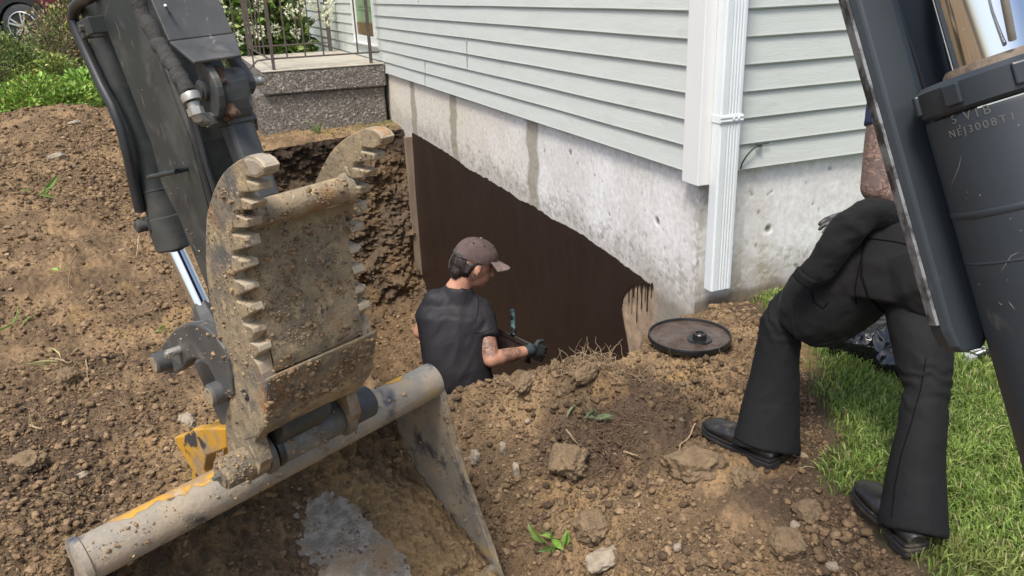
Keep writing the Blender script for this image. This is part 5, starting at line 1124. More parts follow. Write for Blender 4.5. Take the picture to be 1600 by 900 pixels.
# ------------------------------------------------------------------ people
def skinmat(name, c1, c2, tattoo=False, freq=60):
    m_ = mat(name, c1, c2, scale=14, rough=.5, sss=.08, bump=.12, bscale=220, bdist=.0006, spec=.35)
    if tattoo:
        N = m_.node_tree.nodes; L = m_.node_tree.links; bs = N['Principled BSDF']; src = bs.inputs['Base Color'].links[0].from_socket
        tc = N.new('ShaderNodeTexCoord'); nz = N.new('ShaderNodeTexNoise'); nz.inputs['Scale'].default_value = 18; nz.inputs['Detail'].default_value = 3; L.new(tc.outputs['Object'], nz.inputs['Vector'])
        ad = N.new('ShaderNodeMix'); ad.data_type = 'VECTOR'; ad.inputs[0].default_value = .035; L.new(tc.outputs['Object'], ad.inputs[4]); L.new(nz.outputs['Color'], ad.inputs[5])
        vo = N.new('ShaderNodeTexVoronoi'); vo.feature = 'DISTANCE_TO_EDGE'; vo.inputs['Scale'].default_value = freq; L.new(ad.outputs[1], vo.inputs['Vector'])
        v1 = N.new('ShaderNodeTexVoronoi'); v1.inputs['Scale'].default_value = freq*.42; L.new(ad.outputs[1], v1.inputs['Vector'])
        wv = N.new('ShaderNodeMath'); wv.operation = 'SINE'; mu = N.new('ShaderNodeMath'); mu.operation = 'MULTIPLY'; mu.inputs[1].default_value = 34; L.new(v1.outputs['Distance'], mu.inputs[0]); L.new(mu.outputs[0], wv.inputs[0])
        nl = N.new('ShaderNodeTexNoise'); nl.inputs['Scale'].default_value = freq*.55; nl.inputs['Detail'].default_value = 1.5; L.new(tc.outputs['Object'], nl.inputs['Vector']); s0 = N.new('ShaderNodeMath'); s0.operation = 'MULTIPLY'; s0.inputs[1].default_value = 46; s1 = N.new('ShaderNodeMath'); s1.operation = 'SINE'; L.new(nl.outputs[0], s0.inputs[0]); L.new(s0.outputs[0], s1.inputs[0]); r1 = N.new('ShaderNodeMapRange'); r1.inputs[1].default_value = .45; r1.inputs[2].default_value = .85; r1.inputs[4].default_value = .8; L.new(s1.outputs[0], r1.inputs[0])
        r2 = N.new('ShaderNodeMapRange'); r2.inputs[1].default_value = .25; r2.inputs[2].default_value = .75; L.new(wv.outputs[0], r2.inputs[0])
        n2 = N.new('ShaderNodeTexNoise'); n2.inputs['Scale'].default_value = 26; L.new(tc.outputs['Object'], n2.inputs['Vector']); r3 = N.new('ShaderNodeMapRange'); r3.inputs[1].default_value = .45; r3.inputs[2].default_value = .6; r3.inputs[3].default_value = .22; r3.inputs[4].default_value = .72; L.new(n2.outputs[0], r3.inputs[0])
        mx = N.new('ShaderNodeMath'); mx.operation = 'MAXIMUM'; L.new(r1.outputs[0], mx.inputs[0]); m2 = N.new('ShaderNodeMath'); m2.operation = 'MULTIPLY'; L.new(r2.outputs[0], m2.inputs[0]); m2.inputs[1].default_value = .75; m3 = N.new('ShaderNodeMath'); m3.operation = 'MAXIMUM'; L.new(mx.outputs[0], m3.inputs[0]); L.new(r3.outputs[0], mx.inputs[1]); L.new(m2.outputs[0], m3.inputs[1])
        at_ = N.new('ShaderNodeAttribute'); at_.attribute_name = 'ink'; ml = N.new('ShaderNodeMath'); ml.operation = 'MULTIPLY'; L.new(m3.outputs[0], ml.inputs[0]); L.new(at_.outputs['Fac'], ml.inputs[1])
        mm = N.new('ShaderNodeMix'); mm.data_type = 'RGBA'; L.new(ml.outputs[0], mm.inputs[0]); L.new(src, mm.inputs[6]); mm.inputs[7].default_value = (.045, .040, .040, 1); L.new(mm.outputs[2], bs.inputs['Base Color'])
    return m_
M_skin1 = skinmat('skin_worker', (.50, .27, .18), (.44, .22, .145), True, 46)
M_skin2 = skinmat('skin_helper', (.34, .215, .16), (.28, .175, .13), True, 62)
M_tee = mat('charcoal_tee', (.014, .0135, .0155), (.019, .018, .021), scale=6, rough=.62, spec=.3, bump=.15, bscale=500, bdist=.0005)
M_cap = mat('faded_cap', (.066, .041, .038), (.112, .075, .068), scale=16, rough=.85, bump=.4, bscale=300, bdist=.001, layers=[((.06, .042, .045), 10, .60, .8, .9, 0)])
M_brim = mat('worn_brim', (.14, .10, .092), (.26, .19, .165), scale=22, rough=.85, bump=.3, bscale=300)
M_hair = mat('dark_hair', (.014, .010, .008), (.035, .025, .019), scale=60, stretch=(1, 1, .12), rough=.5, bump=.8, bscale=220, bdist=.003)
M_glove = mat('nitrile_glove', (.045, .062, .068), (.025, .028, .03), scale=14, rough=.35, lo=.45, hi=.6, layers=[((.012, .009, .008), 12, .58, .68, .3, 0)])
M_glove2 = mat('grey_glove', (.16, .165, .16), (.035, .035, .036), scale=9, rough=.5, lo=.45, hi=.58)
M_jeans = mat('grey_work_trousers', (.20, .195, .20), (.26, .25, .255), scale=14, rough=.9, bump=.3, bscale=400)
M_navy = mat('navy_tee', (.012, .018, .055), (.016, .024, .07), scale=8, rough=.8, bump=.2, bscale=500)
M_black = mat('black_knit', (.0085, .0085, .0090), (.011, .011, .0115), scale=8, rough=.8, spec=.25, bump=.2, bscale=600, bdist=.0005)
M_hood = mat('black_sweatshirt', (.0095, .0095, .0095), (.013, .013, .013), scale=8, rough=.92, spec=.2, bump=.35, bscale=350, bdist=.001, sheen=.03)
M_shoe = mat('black_shoe', (.014, .014, .014), (.024, .023, .022), scale=14, rough=.34, layers=[((.15, .12, .085), 16, .58, .78, .9, 0)], bump=.15, bscale=90)
M_sole = mat('shoe_sole', (.022, .023, .025), (.035, .036, .038), scale=14, rough=.32, layers=[((.13, .10, .07), 16, .56, .72, .9, 0)])

def hand(mb, wrist, d, palmn, size=.17, curl=.5, spread=.18, thumb_side=1, thumb_up=0):
    """five fingers on a palm; d = direction of the fingers, palmn = palm normal"""
    d = nrm(d); pn = nrm(palmn-d*(palmn@d)); s = np.cross(d, pn)*thumb_side; u = size
    mb.loft([wrist-d*.02*u/.17, wrist+d*.02*u/.17, wrist+d*.05*u/.17, wrist+d*.085*u/.17], [.027*u/.17, .036*u/.17, .041*u/.17, .038*u/.17], [.018*u/.17, .016*u/.17, .014*u/.17, .012*u/.17], side=s, n=14)
    for k, (off, ln) in enumerate(((.029, .068), (.010, .078), (-.010, .073), (-.028, .056))):
        off *= u/.17; ln *= u/.17; b = wrist+d*.080*u/.17+s*off; fd = nrm(d+s*off*spread*20); c = b; pts = [b-d*.02*u/.17, b]
        for j, f in enumerate((.45, .3, .25)):
            a = curl*(.5+.5*j)*(.9+.15*k); fd = nrm(fd*math.cos(a)+pn*math.sin(a)); c = c+fd*ln*f; pts.append(c)
        mb.loft(pts, [.0095*u/.17, .0092*u/.17, .0086*u/.17, .0078*u/.17, .0062*u/.17], n=10)
    b = wrist+d*.025*u/.17+s*.026*u/.17; td = nrm(d*.55+s*.75+pn*(.25+thumb_up)); pts = [b-s*.01*u/.17, b, b+td*.028*u/.17, b+nrm(td+d*.5)*.052*u/.17, b+nrm(td+d*.8)*.070*u/.17]
    mb.loft(pts, [.013*u/.17, .0135*u/.17, .0115*u/.17, .010*u/.17, .0075*u/.17], n=10)

def folds(seed, amp, sc, axis=None):
    def f(c, n_):
        q = c+seed
        if axis is not None: q = q-np.outer(c@axis, axis)*.72
        return amp*(fbm(q, sc, 3, .5, ridge=True))+amp*.5*fbm(q+5, sc*.45, 2)
    return f
# ---- worker in the pit
UP = np.array([0, 0, 1.])
pc = at(716, 520, 3.9)
wk = empty('person', (pc[0], pc[1], FLOOR+.05), 'worker in black t-shirt and faded brown cap standing in the pit holding a trowel', 'person')
def w_(x, y, t): return at(x, y, t)
neckb = w_(716, 447, 3.92); headc = w_(742, 412, 3.90)
shL = w_(681, 470, 3.93); shR = w_(749, 482, 3.96)
chest = w_(712, 500, 3.95); waist = w_(716, 580, 3.93); hips = w_(715, 640, 3.92)
sx = nrm(shR-shL); sx[2] *= .3; sx = nrm(sx); fwd = np.cross(UP, sx); fwd = nrm(fwd)            # chest direction
if fwd@_F < 0: fwd = -fwd
hips = waist+np.array([0, 0, -.16]); wrR = w_(826, 548, 4.02); elR = w_(768, 562, 3.86); elL = w_(658, 518, 4.0); wrL = w_(735, 548, 4.42)
kn = hips+[0, 0, -.46]; an = hips+[0, 0, -.88]
hd_f = nrm(_R*.92+_F*.38-UP*.30)             # where the face points: to the right, down at the wall
hd_u = nrm(UP+hd_f*.30-hd_f*0); hd_u = nrm(hd_u-hd_f*(hd_u@hd_f)); hd_s = np.cross(hd_f, hd_u)
def torso(mb, grow, top=True):
    g = grow
    pts = [hips+[0, 0, -.05] if top else waist+[0, 0, -.070], hips+[0, 0, .06] if top else waist+[0, 0, -.035], waist, (waist+chest)/2, chest, (shL+shR)/2+[0, 0, -.03], (shL+shR)/2+[0, 0, .028]]
    mb.loft(pts, [.155+g, .155+g, .148+g, .165+g, .178+g, .175+g, .10+g], [.105+g, .105+g, .098+g, .11+g, .115+g, .10+g, .055+g], side=sx, n=24, power=2.3)
    if top: mb.loft([(shL+shR)/2+[0, 0, -.01], neckb, neckb+(headc-neckb)*.3], [.09, .060, .052], [.07, .056, .052], side=sx, n=16)
    else: mb.loft([(shL+shR)/2+[0, 0, -.02], (shL+shR)/2+[0, 0, .025], neckb*.9+(shL+shR)*.05+[0, 0, .012]], [.135, .100, .066], [.09, .078, .064], side=sx, n=20)
    for s_ in (shL, shR): mb.loft([(shL+shR)/2+[0, 0, -.03], s_*.55+(shL+shR)*.225+[0, 0, -.008], s_], [.075+g, .066+g, .056+g], n=14)
mb = MB(); torso(mb, 0)
mb.loft([neckb-[0, 0, .03], neckb*.5+headc*.5-hd_f*.012, headc-hd_u*.03-hd_f*.01], [.058, .054, .055], n=16)
hs_ = .112
mb.ball(headc+hd_u*.012-hd_f*.012, hs_, (.86, .70, .98), (hd_f, hd_s, hd_u)); mb.ball(headc+hd_f*.030-hd_u*.045, .070, (.92, .78, 1.0), (hd_f, hd_s, hd_u))
mb.ball(headc+hd_f*.066-hd_u*.092, .022, (.9, 1.1, .8), (hd_f, hd_s, hd_u))                     # chin
mb.loft([headc+hd_f*.092-hd_u*.006, headc+hd_f*.112-hd_u*.034, headc+hd_f*.094-hd_u*.044], [.007, .012, .010], n=10)   # nose
mb.loft([headc+hd_f*.084-hd_u*.064-hd_s*.02, headc+hd_f*.096-hd_u*.064, headc+hd_f*.084-hd_u*.064+hd_s*.02], [.006, .009, .006], n=8)  # lips
mb.loft([headc+hd_f*.086+hd_u*.012-hd_s*.035, headc+hd_f*.094+hd_u*.014, headc+hd_f*.086+hd_u*.012+hd_s*.035], [.010, .011, .010], n=8)
es = 1 if (hd_s@(CAM-headc)) > 0 else -1
for s_ in (1, -1):
    ec = headc+hd_s*s_*.083-hd_u*.018-hd_f*.008
    mb.loft([ec-hd_u*.024+hd_f*.006, ec-hd_u*.010-hd_f*.006, ec+hd_u*.012-hd_f*.012, ec+hd_u*.028-hd_f*.004, ec+hd_u*.026+hd_f*.012], [.006, .0055, .0055, .0055, .005], n=8)
    mb.ball(ec, .016, (.9, .45, 1.2), (hd_f, hd_s, hd_u), n=8)
mb.ball(shR, .050, n=10); mb.ball(shL, .050, n=10); mb.ball(elR, .0405, n=10); mb.ball(elL, .040, n=10)
mb.loft([shR, shR*.5+elR*.5, elR], [.050, .049, .040], n=14); mb.loft([elR, elR*.65+wrR*.35, wrR], [.041, .041, .027], n=14)
mb.loft([shL, shL*.5+elL*.5, elL], [.052, .047, .040], n=14); mb.loft([elL, elL*.6+wrL*.4, wrL], [.040, .040, .027], n=14)
for s_ in (-1, 1):
    a = hips+sx*s_*.085; mb.loft([a, a*.5+(kn+sx*s_*.10)*.5, kn+sx*s_*.10, (kn+an)/2+sx*s_*.11, an+sx*s_*.12], [.09, .078, .058, .054, .042], n=14); b = an+sx*s_*.12; mb.loft([b+[0, 0, -.05]-fwd*.05, b+[0, 0, -.055]+fwd*.06, b+[0, 0, -.065]+fwd*.16], [.04, .045, .032], [.035, .03, .02], side=sx, n=12)
def ink(co):
    d1 = np.linalg.norm(co-w_(764, 540, 3.83), axis=1); d2 = np.linalg.norm(co-w_(797, 552, 3.92), axis=1); d3 = np.linalg.norm(co-w_(770, 522, 3.9), axis=1)
    return {'ink': np.clip(sstep(.07, .04, d1)*1.0+sstep(.08, .05, d2)*.9+sstep(.05, .03, d3)*.8, 0, 1)}
body = blob('body', mb, M_skin1, wk, .0055, 5, attrfn=ink)
mb = MB(); torso(mb, .013, False)
def slv(a, b, f, r0, r1): mb.ball(a, r0*.94, n=12); mb.loft([a, a+(b-a)*f*.5, a+(b-a)*f], [r0*.97, (r0+r1)/2, r1], n=18)
slv(shR, elR, .60, .062, .063); slv(shL, elL, .62, .060, .062)
shirt = blob('tshirt', mb, M_tee, wk, .0065, 26, folds(3, .0070, 6, nrm(UP*.8+sx*.45)))
mb = MB(); mb.loft([hips+[0, 0, .125], hips+[0, 0, -.02], hips+[0, 0, -.12]], [.165, .172, .17], [.118, .125, .12], side=sx, n=24)
for s_ in (-1, 1):
    a = hips+sx*s_*.085+[0, 0, -.06]; mb.loft([a, a*.5+(kn+sx*s_*.10)*.5, kn+sx*s_*.10, (kn+an)/2+sx*s_*.11, an+sx*s_*.12], [.105, .093, .075, .072, .07], n=16)
blob('trousers', mb, M_jeans, wk, .008, 5, folds(9, .005, 8))
# boots
for s_ in (-1, 1):
    b = an+sx*s_*.12; mb = MB(); mb.loft([b+[0, 0, -.05]-fwd*.06, b+[0, 0, -.05]+fwd*.06, b+[0, 0, -.06]+fwd*.17], [.047, .052, .038], [.042, .038, .028], side=sx, n=14); mb.loft([b+[0, 0, .08], b+[0, 0, -.04]], [.052, .05], n=14); blob('boot', mb, M_shoe, wk, .007, 3)
# hair under the cap
mb = MB()
mb.ball(headc-hd_f*.026+hd_u*.0, .112, (.80, .655, .84), (hd_f, hd_s, hd_u)); mb.loft([headc-hd_f*.070-hd_u*.02, headc-hd_f*.078-hd_u*.066, headc-hd_f*.078-hd_u*.098], [.052, .046, .022], [.036, .032, .016], side=hd_s, n=14)
for s_ in (1, -1): mb.loft([headc+hd_s*s_*.066+hd_u*.03+hd_f*.01, headc+hd_s*s_*.066-hd_u*.004-hd_f*.042, headc+hd_s*s_*.060-hd_u*.045-hd_f*.050], [.013, .017, .014], n=10)
hair = blob('hair', mb, M_hair, wk, .004, 3, lambda c, n_: fbm(c*[1, 1, .25], 90, 3)*.0035)
# cap
capb = headc+hd_u*.030-hd_f*.008; ct = nrm(hd_u+hd_f*-.06); cf = nrm(hd_f-ct*(hd_f@ct)); cs = np.cross(cf, ct)
mb = MB(); V_ = []; nph, nth = 22, 60
for i in range(nph):
    ph = (i/(nph-1))*math.pi/2*1.02
    for j in range(nth):
        th = 2*math.pi*j/nth; r = math.sin(ph)**.85; rib = 1+.006*abs(math.sin(th*3))**.3
        V_.append(capb+cf*(.112*r*math.cos(th)*rib)+cs*(.092*r*math.sin(th)*rib)+ct*(.098*math.cos(ph)))
V_ = np.array(V_); V_ = V_+fbm(V_, 24, 3)[:, None]*.0022
mb.addarr(V_, [(i*nth+j, i*nth+(j+1) % nth, (i+1)*nth+(j+1) % nth, (i+1)*nth+j) for i in range(nph-1) for j in range(nth)])
cp_ = obj('cap', mb, M_cap, wk, auto=0)
mb = MB()
for k in range(3):
    a0_ = k*math.pi/3+math.pi/6; pts = []
    for i in range(21):
        ph = math.pi/2*(1-i/10); th = a0_ if ph >= 0 else a0_+math.pi; r = math.sin(abs(ph))**.85; pts.append(capb+cf*(.1125*r*math.cos(th))+cs*(.0925*r*math.sin(th))+ct*(.0985*math.cos(ph)))
    mb.loft(pts, .0014, n=6)
obj('seam', mb, M_cap, cp_)
obj('button', MB().ball(capb+ct*.100, .007, (1, 1, .6), (cf, cs, ct), n=8), M_brim, cp_)
V_ = []; nb = 24; nr = 8
for i in range(nr):
    for j in range(nb):
        th = -1.12+2.24*j/(nb-1); f = i/(nr-1); b_ = capb+cf*(.111*math.cos(th))+cs*(.092*math.sin(th))+ct*.012
        V_.append(b_+cf*(f*.078*math.cos(th)**.6)-ct*(f*.020+.030*(th**2)*.45*f)+cs*f*.006*math.sin(th))
V_ = np.array(V_); mb = MB(); mb.addarr(V_, grid_faces(nr, nb)); mb.addarr(V_-ct*.0035, grid_faces(nr, nb))
obj('brim', mb, M_brim, cp_, auto=0, fix=False)
mb = MB(); pts = [capb+cf*(.113*math.cos(t_))+cs*(.093*math.sin(t_))+ct*.008 for t_ in np.linspace(2.5, 3.8, 9)]; mb.loft(pts, .006, [.003]*9, side=ct, n=8)
mb.loft([pts[4], pts[4]-ct*.05-cf*.012, pts[4]-ct*.085-cf*.004], .004, n=6); obj('cap_strap', mb, mat('grey_strap', (.06, .058, .05), rough=.9), cp_)
for th in (.75, 1.6, 2.3, -.75):
    c_ = capb+cf*(.112*.72*math.cos(th))+cs*(.092*.72*math.sin(th))+ct*.0795; obj('eyelet', MB().ball(c_, .0035, n=6), M_hair, cp_)
# glove on the right hand, gripping the trowel end
mb = MB(); ad = nrm(wrR-elR); hand(mb, wrR+ad*.015, nrm(ad+[0, 0, -.45]), nrm(-R2*.2+_F*.9), .185, .55, .2, 1 if np.cross(ad, _F)[2] > 0 else -1, .1)
mb.loft([wrR-ad*.035, wrR+ad*.02], [.031, .030], n=14)
blob('glove', mb, M_glove, wk, .0035, 2)
mb = MB(); ad2 = nrm(wrL-elL); hand(mb, wrL+ad2*.01, nrm(ad2+[0, 0, -.1]), -UP, .185, .7, .1, 1); mb.loft([wrL-ad2*.035, wrL+ad2*.02], [.031, .030], n=14); blob('glove', mb, M_glove, wk, .0035, 2)
# long trowel held across the body
ta, tb_ = w_(748, 503, 4.22), w_(830, 541, 4.10); tx = nrm(tb_-ta); tn_ = nrm(np.cross(tx, _F)); tn_ = tn_ if tn_[2] > 0 else -tn_; td_ = np.cross(tx, tn_)
tc_ = (ta+tb_)/2; hl = np.linalg.norm(tb_-ta)/2
tr = empty('trowel', tc_, 'long tar covered finishing trowel with an upright pale blue handle knob', 'trowel')
mb = MB(); mb.obox(tc_, tx*hl, tn_*.013, td_*.010); obj('bar', mb, mat('tarred_bar', (.014, .010, .009), (.03, .022, .018), scale=30, rough=.25, layers=[((.38, .40, .42), 22, .66, .70, .4, .3)]), tr, smooth=False, bevel=.002)
bl_ = nrm(-UP*.75-_F*.55); mb = MB(); mb.obox(tc_-tn_*.010+bl_*.045, tx*hl*.98, bl_*.045, np.cross(tx, bl_)*.002); obj('blade', mb, mat('tar_smeared_blade', (.016, .010, .008), (.035, .024, .020), scale=18, rough=.85, spec=.1), tr, smooth=False)
hb = w_(802, 522, 4.13); ht = w_(801, 486, 4.13); mb = MB(); mb.loft([hb, hb*.6+ht*.4, hb*.25+ht*.75, ht], [.016, .011, .014, .013], n=16); mb.ball(ht, .015, n=8)
obj('handle', mb, mat('teal_knob', (.035, .09, .10), (.14, .24, .25), scale=40, rough=.3, layers=[((.012, .012, .012), 26, .48, .54, .25, 0)]), tr)

# ---- helper bending at the right
hp = empty('person', tuple(onz(1320, 800, -.6)), 'helper in flared black trousers and navy shirt, black sweatshirt tied round the hips', 'person')
def v_(x, y, t): return at(x, y, t)
hipc = v_(1412, 425, 2.22); hL = v_(1378, 430, 2.30); hR = v_(1436, 440, 2.12)
knL = v_(1222, 492, 2.34); anL = v_(1200, 672, 2.36); knR = v_(1447, 608, 2.02); anR = v_(1424, 800, 1.98)
wai = v_(1424, 345, 2.22); che = v_(1442, 215, 2.22); shc = v_(1447, 112, 2.22); sA = v_(1394, 140, 2.08); sB = v_(1458, 124, 2.40)
eA = v_(1371, 292, 2.10); wA = v_(1450, 335, 2.06); eB = v_(1400, 300, 2.50); wB = v_(1338, 336, 2.40); hd = v_(1452, 28, 2.18)
side_ = nrm(sB-sA); fw2 = -_R*.95+_F*.2; fw2 = nrm(fw2)
toeL = v_(1108, 668, 2.43); zf = lambda p: float(ground_z(np.array([p[0]]), np.array([p[1]]))[0])
mb = MB()
mb.loft([hipc+[0, 0, -.05], hipc, wai, che, shc, shc+[0, 0, .03]], [.105, .125, .100, .115, .125, .07], [.10, .105, .08, .09, .08, .05], side=side_, n=22)
mb.loft([shc, shc*.5+hd*.5, hd], [.055, .046, .044], n=14)
f2 = nrm(-_R*.9+_F*.1-UP*.35); u2 = nrm(UP+f2*.3); u2 = nrm(u2-f2*(u2@f2)); s2 = np.cross(f2, u2); k_ = .82
mb.ball(hd+u2*.012, .108*k_, (.88, .72, 1.0), (f2, s2, u2)); mb.ball(hd+f2*.028*k_-u2*.05*k_, .068*k_, (.9, .8, 1), (f2, s2, u2)); mb.ball(hd+f2*.066*k_-u2*.095*k_, .02*k_)
mb.loft([hd+f2*.09*k_, hd+f2*.112*k_-u2*.028*k_, hd+f2*.092*k_-u2*.038*k_], [.006, .010, .009], n=8); mb.loft([hd+f2*.082*k_-u2*.062*k_-s2*.018, hd+f2*.092*k_-u2*.062*k_, hd+f2*.082*k_-u2*.062*k_+s2*.018], [.005, .007, .005], n=8)
for s_ in (1, -1):
    ec = hd+s2*s_*.072*k_-u2*.015; mb.loft([ec-u2*.02, ec-f2*.01, ec+u2*.022], [.005, .006, .005], n=8); mb.ball(ec, .013, (.8, .5, 1.2), (f2, s2, u2), n=8)
for a, b, c in ((sA, eA, wA), (sB, eB, wB)):
    mb.ball(b, .043, n=10); mb.loft([a+[0, 0, .0], a*.5+b*.5, b], [.050, .050, .043], n=14); mb.loft([b, b*.6+c*.4, c], [.036, .034, .023], n=14)
for a, b, c in ((hL, knL, anL), (hR, knR, anR)):
    mb.loft([a, a*.5+b*.5, b], [.075, .068, .046], n=14); mb.loft([b, b*.6+c*.4, c], [.046, .046, .030], n=14); 
for c, t_ in ((anL, -_R*.9+_F*.05), (anR, -_R*.62+_F*.35)): mb.loft([c, c+[0, 0, -.03]+nrm(t_)*.02], [.03, .025], n=10)
hand(mb, wA, nrm(_R*.5-UP*.4+_F*.2), _F, .15, .3, .2)
blob('body', mb, M_skin2, hp, .0055, 5, attrfn=lambda co: {'ink': np.maximum(sstep(.20, .14, np.linalg.norm(co-eA, axis=1)), sstep(.20, .14, np.linalg.norm(co-v_(1390, 220, 2.1), axis=1)))*1.0})
mb = MB(); mb.loft([hipc+[0, 0, .0], wai, che, shc, shc+[0, 0, .025]], [.128, .112, .125, .132, .075], [.11, .092, .10, .09, .055], side=side_, n=22); mb.loft([shc, sA, sA*.62+eA*.38], [.06, .056, .056], n=16); mb.loft([shc, sB, sB*.62+eB*.38], [.06, .056, .056], n=16)
blob('tshirt', mb, M_navy, hp, .006, 5, folds(13, .005, 10))
mb = MB(); mb.ball(hd-f2*.02+u2*.022, .112*k_, (.86, .78, .96), (f2, s2, u2)); mb.loft([hd-f2*.07-u2*.0, hd-f2*.11-u2*.03, hd-f2*.11-u2*.09], [.03, .025, .012], n=12); blob('hair', mb, M_hair, hp, .005, 3, lambda c, n_: fbm(c, 40, 3)*.006)
mb = MB(); hand(mb, wB, nrm(v_(1285, 352, 2.36)-wB), -UP*.8+_F*.2, .15, .22, .15, 1); mb.loft([wB-nrm(wB-eB)*.05, wB], [.028, .026], n=14)
blob('glove', mb, M_glove2, hp, .0035, 2)
# trousers: tight at the knee, wide at the hem; outlines follow the two legs
hemL = v_(1196, 704, 2.34); hemR = v_(1425, 832, 1.96)
mb = MB()
mb.loft([hipc+[0, 0, .07], hipc, hipc+[0, 0, -.07]], [.125, .140, .12], [.105, .118, .10], side=side_, n=22)
th1 = v_(1300, 462, 2.33)
mb.loft([hL, th1, knL*.9+th1*.1, knL+(anL-knL)*.08, knL+(anL-knL)*.35, knL+(anL-knL)*.75, hemL], [.092, .080, .066, .060, .063, .080, .098], [.095, .080, .066, .060, .058, .066, .075], side=fw2, n=24)
midR = v_(1440, 530, 2.06)
mb.loft([hR, midR, knR, knR+(anR-knR)*.3, knR+(anR-knR)*.7, hemR], [.092, .076, .054, .056, .068, .080], [.09, .076, .054, .055, .062, .072], side=fw2, n=24)
wr = folds(21, .0040, 9, None)
def trf(c, n_):
    d1 = np.linalg.norm(c-knL, axis=1); d2 = np.linalg.norm(c-knR-[0, 0, .02], axis=1)
    z1 = np.sin(c[:, 2]*120+c[:, 0]*50+fbm(c, 9, 3)*9)*.0022*(sstep(.16, .05, d1)+sstep(.13, .04, d2)); return wr(c, n_)*.8+z1
blob('trousers', mb, M_black, hp, .0055, 5, trf)
# seam along the outside of the rear leg
pts = [at(x, y, t) for x, y, t in ((1432,560,1.978),(1430,600,1.966),(1424,650,1.945),(1412,700,1.93),(1400,750,1.915),(1394,800,1.90))]
# shoes
def shoe(heel, toe, h, par, L_=.245):
    d = nrm((toe-heel)*[1, 1, 1]); s = nrm(np.cross(UP, d)); u = np.cross(d, s)
    mb = MB(); P_ = lambda f: heel+d*f*L_
    mb.loft([P_(0)+u*.022, P_(.12)+u*.026, P_(.35)+u*.030, P_(.6)+u*.030, P_(.85)+u*.026, P_(.98)+u*.020], [.022, .032, .035, .042, .040, .020], [.020, .022, .026, .024, .018, .010], side=s, n=20)
    sh = blob('shoe', mb, M_shoe, par, .004, 3)
    out = [(-.02, .020), (.0, .033), (.15, .039), (.40, .036), (.62, .045), (.82, .044), (.95, .032), (1.02, .010)]
    poly = [P_(f)+s*w__ for f, w__ in out]+[P_(f)-s*w__ for f, w__ in out[::-1]]
    obj('sole', MB().prism([p-u*.006 for p in poly], u*.012), M_sole, sh, smooth=False, bevel=.003)
    obj('welt', MB().prism([heel+(p-heel)*1.0+u*.0085 for p in poly], u*.007), M_shoe, sh, smooth=False, bevel=.002)
    hb_ = [P_(f)+s*w__*.95-u*.022 for f, w__ in ((-.015, .02), (0, .032), (.15, .038), (.30, .036))]+[P_(f)-s*w__*.95-u*.022 for f, w__ in ((.30, .036), (.15, .038), (0, .032), (-.015, .02))]
    obj('heel_block', MB().prism(hb_, u*.0155), M_sole, sh, smooth=False, bevel=.003)
def gp(px, py, dz=.012):
    z_ = -.6
    for _ in range(4): p = onz(px, py, z_); z_ = zf(p)+dz
    return p
shoe(gp(1212, 722, .028), gp(1104, 668, .03), .05, hp, .262)
shoe(gp(1432, 858, .030), gp(1352, 772, .020), .05, hp, .245)
# sweatshirt tied at the waist
mb = MB()
def sheetloft(pts, ra, rb, sd): mb.loft(pts, ra, rb, side=sd, n=26)
up3 = v_(1420, 350, 2.20)
sheetloft([v_(1420, 330, 2.21), v_(1416, 372, 2.20), v_(1402, 430, 2.20), v_(1392, 480, 2.20)], [.132, .158, .19, .175], [.135, .150, .17, .15], side_)
mb.loft([v_(1390, 400, 2.18), v_(1330, 440, 2.22), v_(1282, 480, 2.26), v_(1258, 506, 2.28), v_(1247, 520, 2.29)], [.135, .130, .118, .095, .06], [.12, .115, .100, .085, .06], side=UP, n=24)
mb.loft([v_(1440, 400, 2.10), v_(1462, 452, 2.07), v_(1468, 500, 2.07)], [.13, .135, .08], [.12, .125, .08], side=side_, n=22)
wrh = folds(31, .0085, 7, None)
sw = blob('sweatshirt', mb, M_hood, hp, .006, 6, wrh)
mb = MB()
mb.loft([v_(1400, 335, 2.10), v_(1362, 332, 2.08), v_(1330, 352, 2.08), v_(1300, 392, 2.10), v_(1277, 424, 2.12), v_(1260, 434, 2.13)], [.036, .042, .048, .046, .040, .034], [.036, .040, .042, .038, .032, .026], n=18)
blob('sleeve', mb, M_hood, sw, .005, 4, folds(41, .006, 12))
mb = MB(); mb.loft([v_(1264, 428, 2.115), v_(1254, 440, 2.13)], [.035, .033], [.028, .027], n=18); blob('cuff', mb, M_black, sw, .004, 1, lambda c, n_: np.sin(c[:, 0]*900)*.0004)
mb = MB(); q_ = [v_(1372, 352, 2.032), v_(1372, 372, 2.020), v_(1380, 378, 2.015), v_(1420, 385, 2.0), v_(1450, 398, 1.985)]
mb.loft(q_, .0030, n=8); mb.loft([v_(1370, 350, 2.035), v_(1358, 420, 2.03), v_(1352, 450, 2.05)], .0025, n=8)

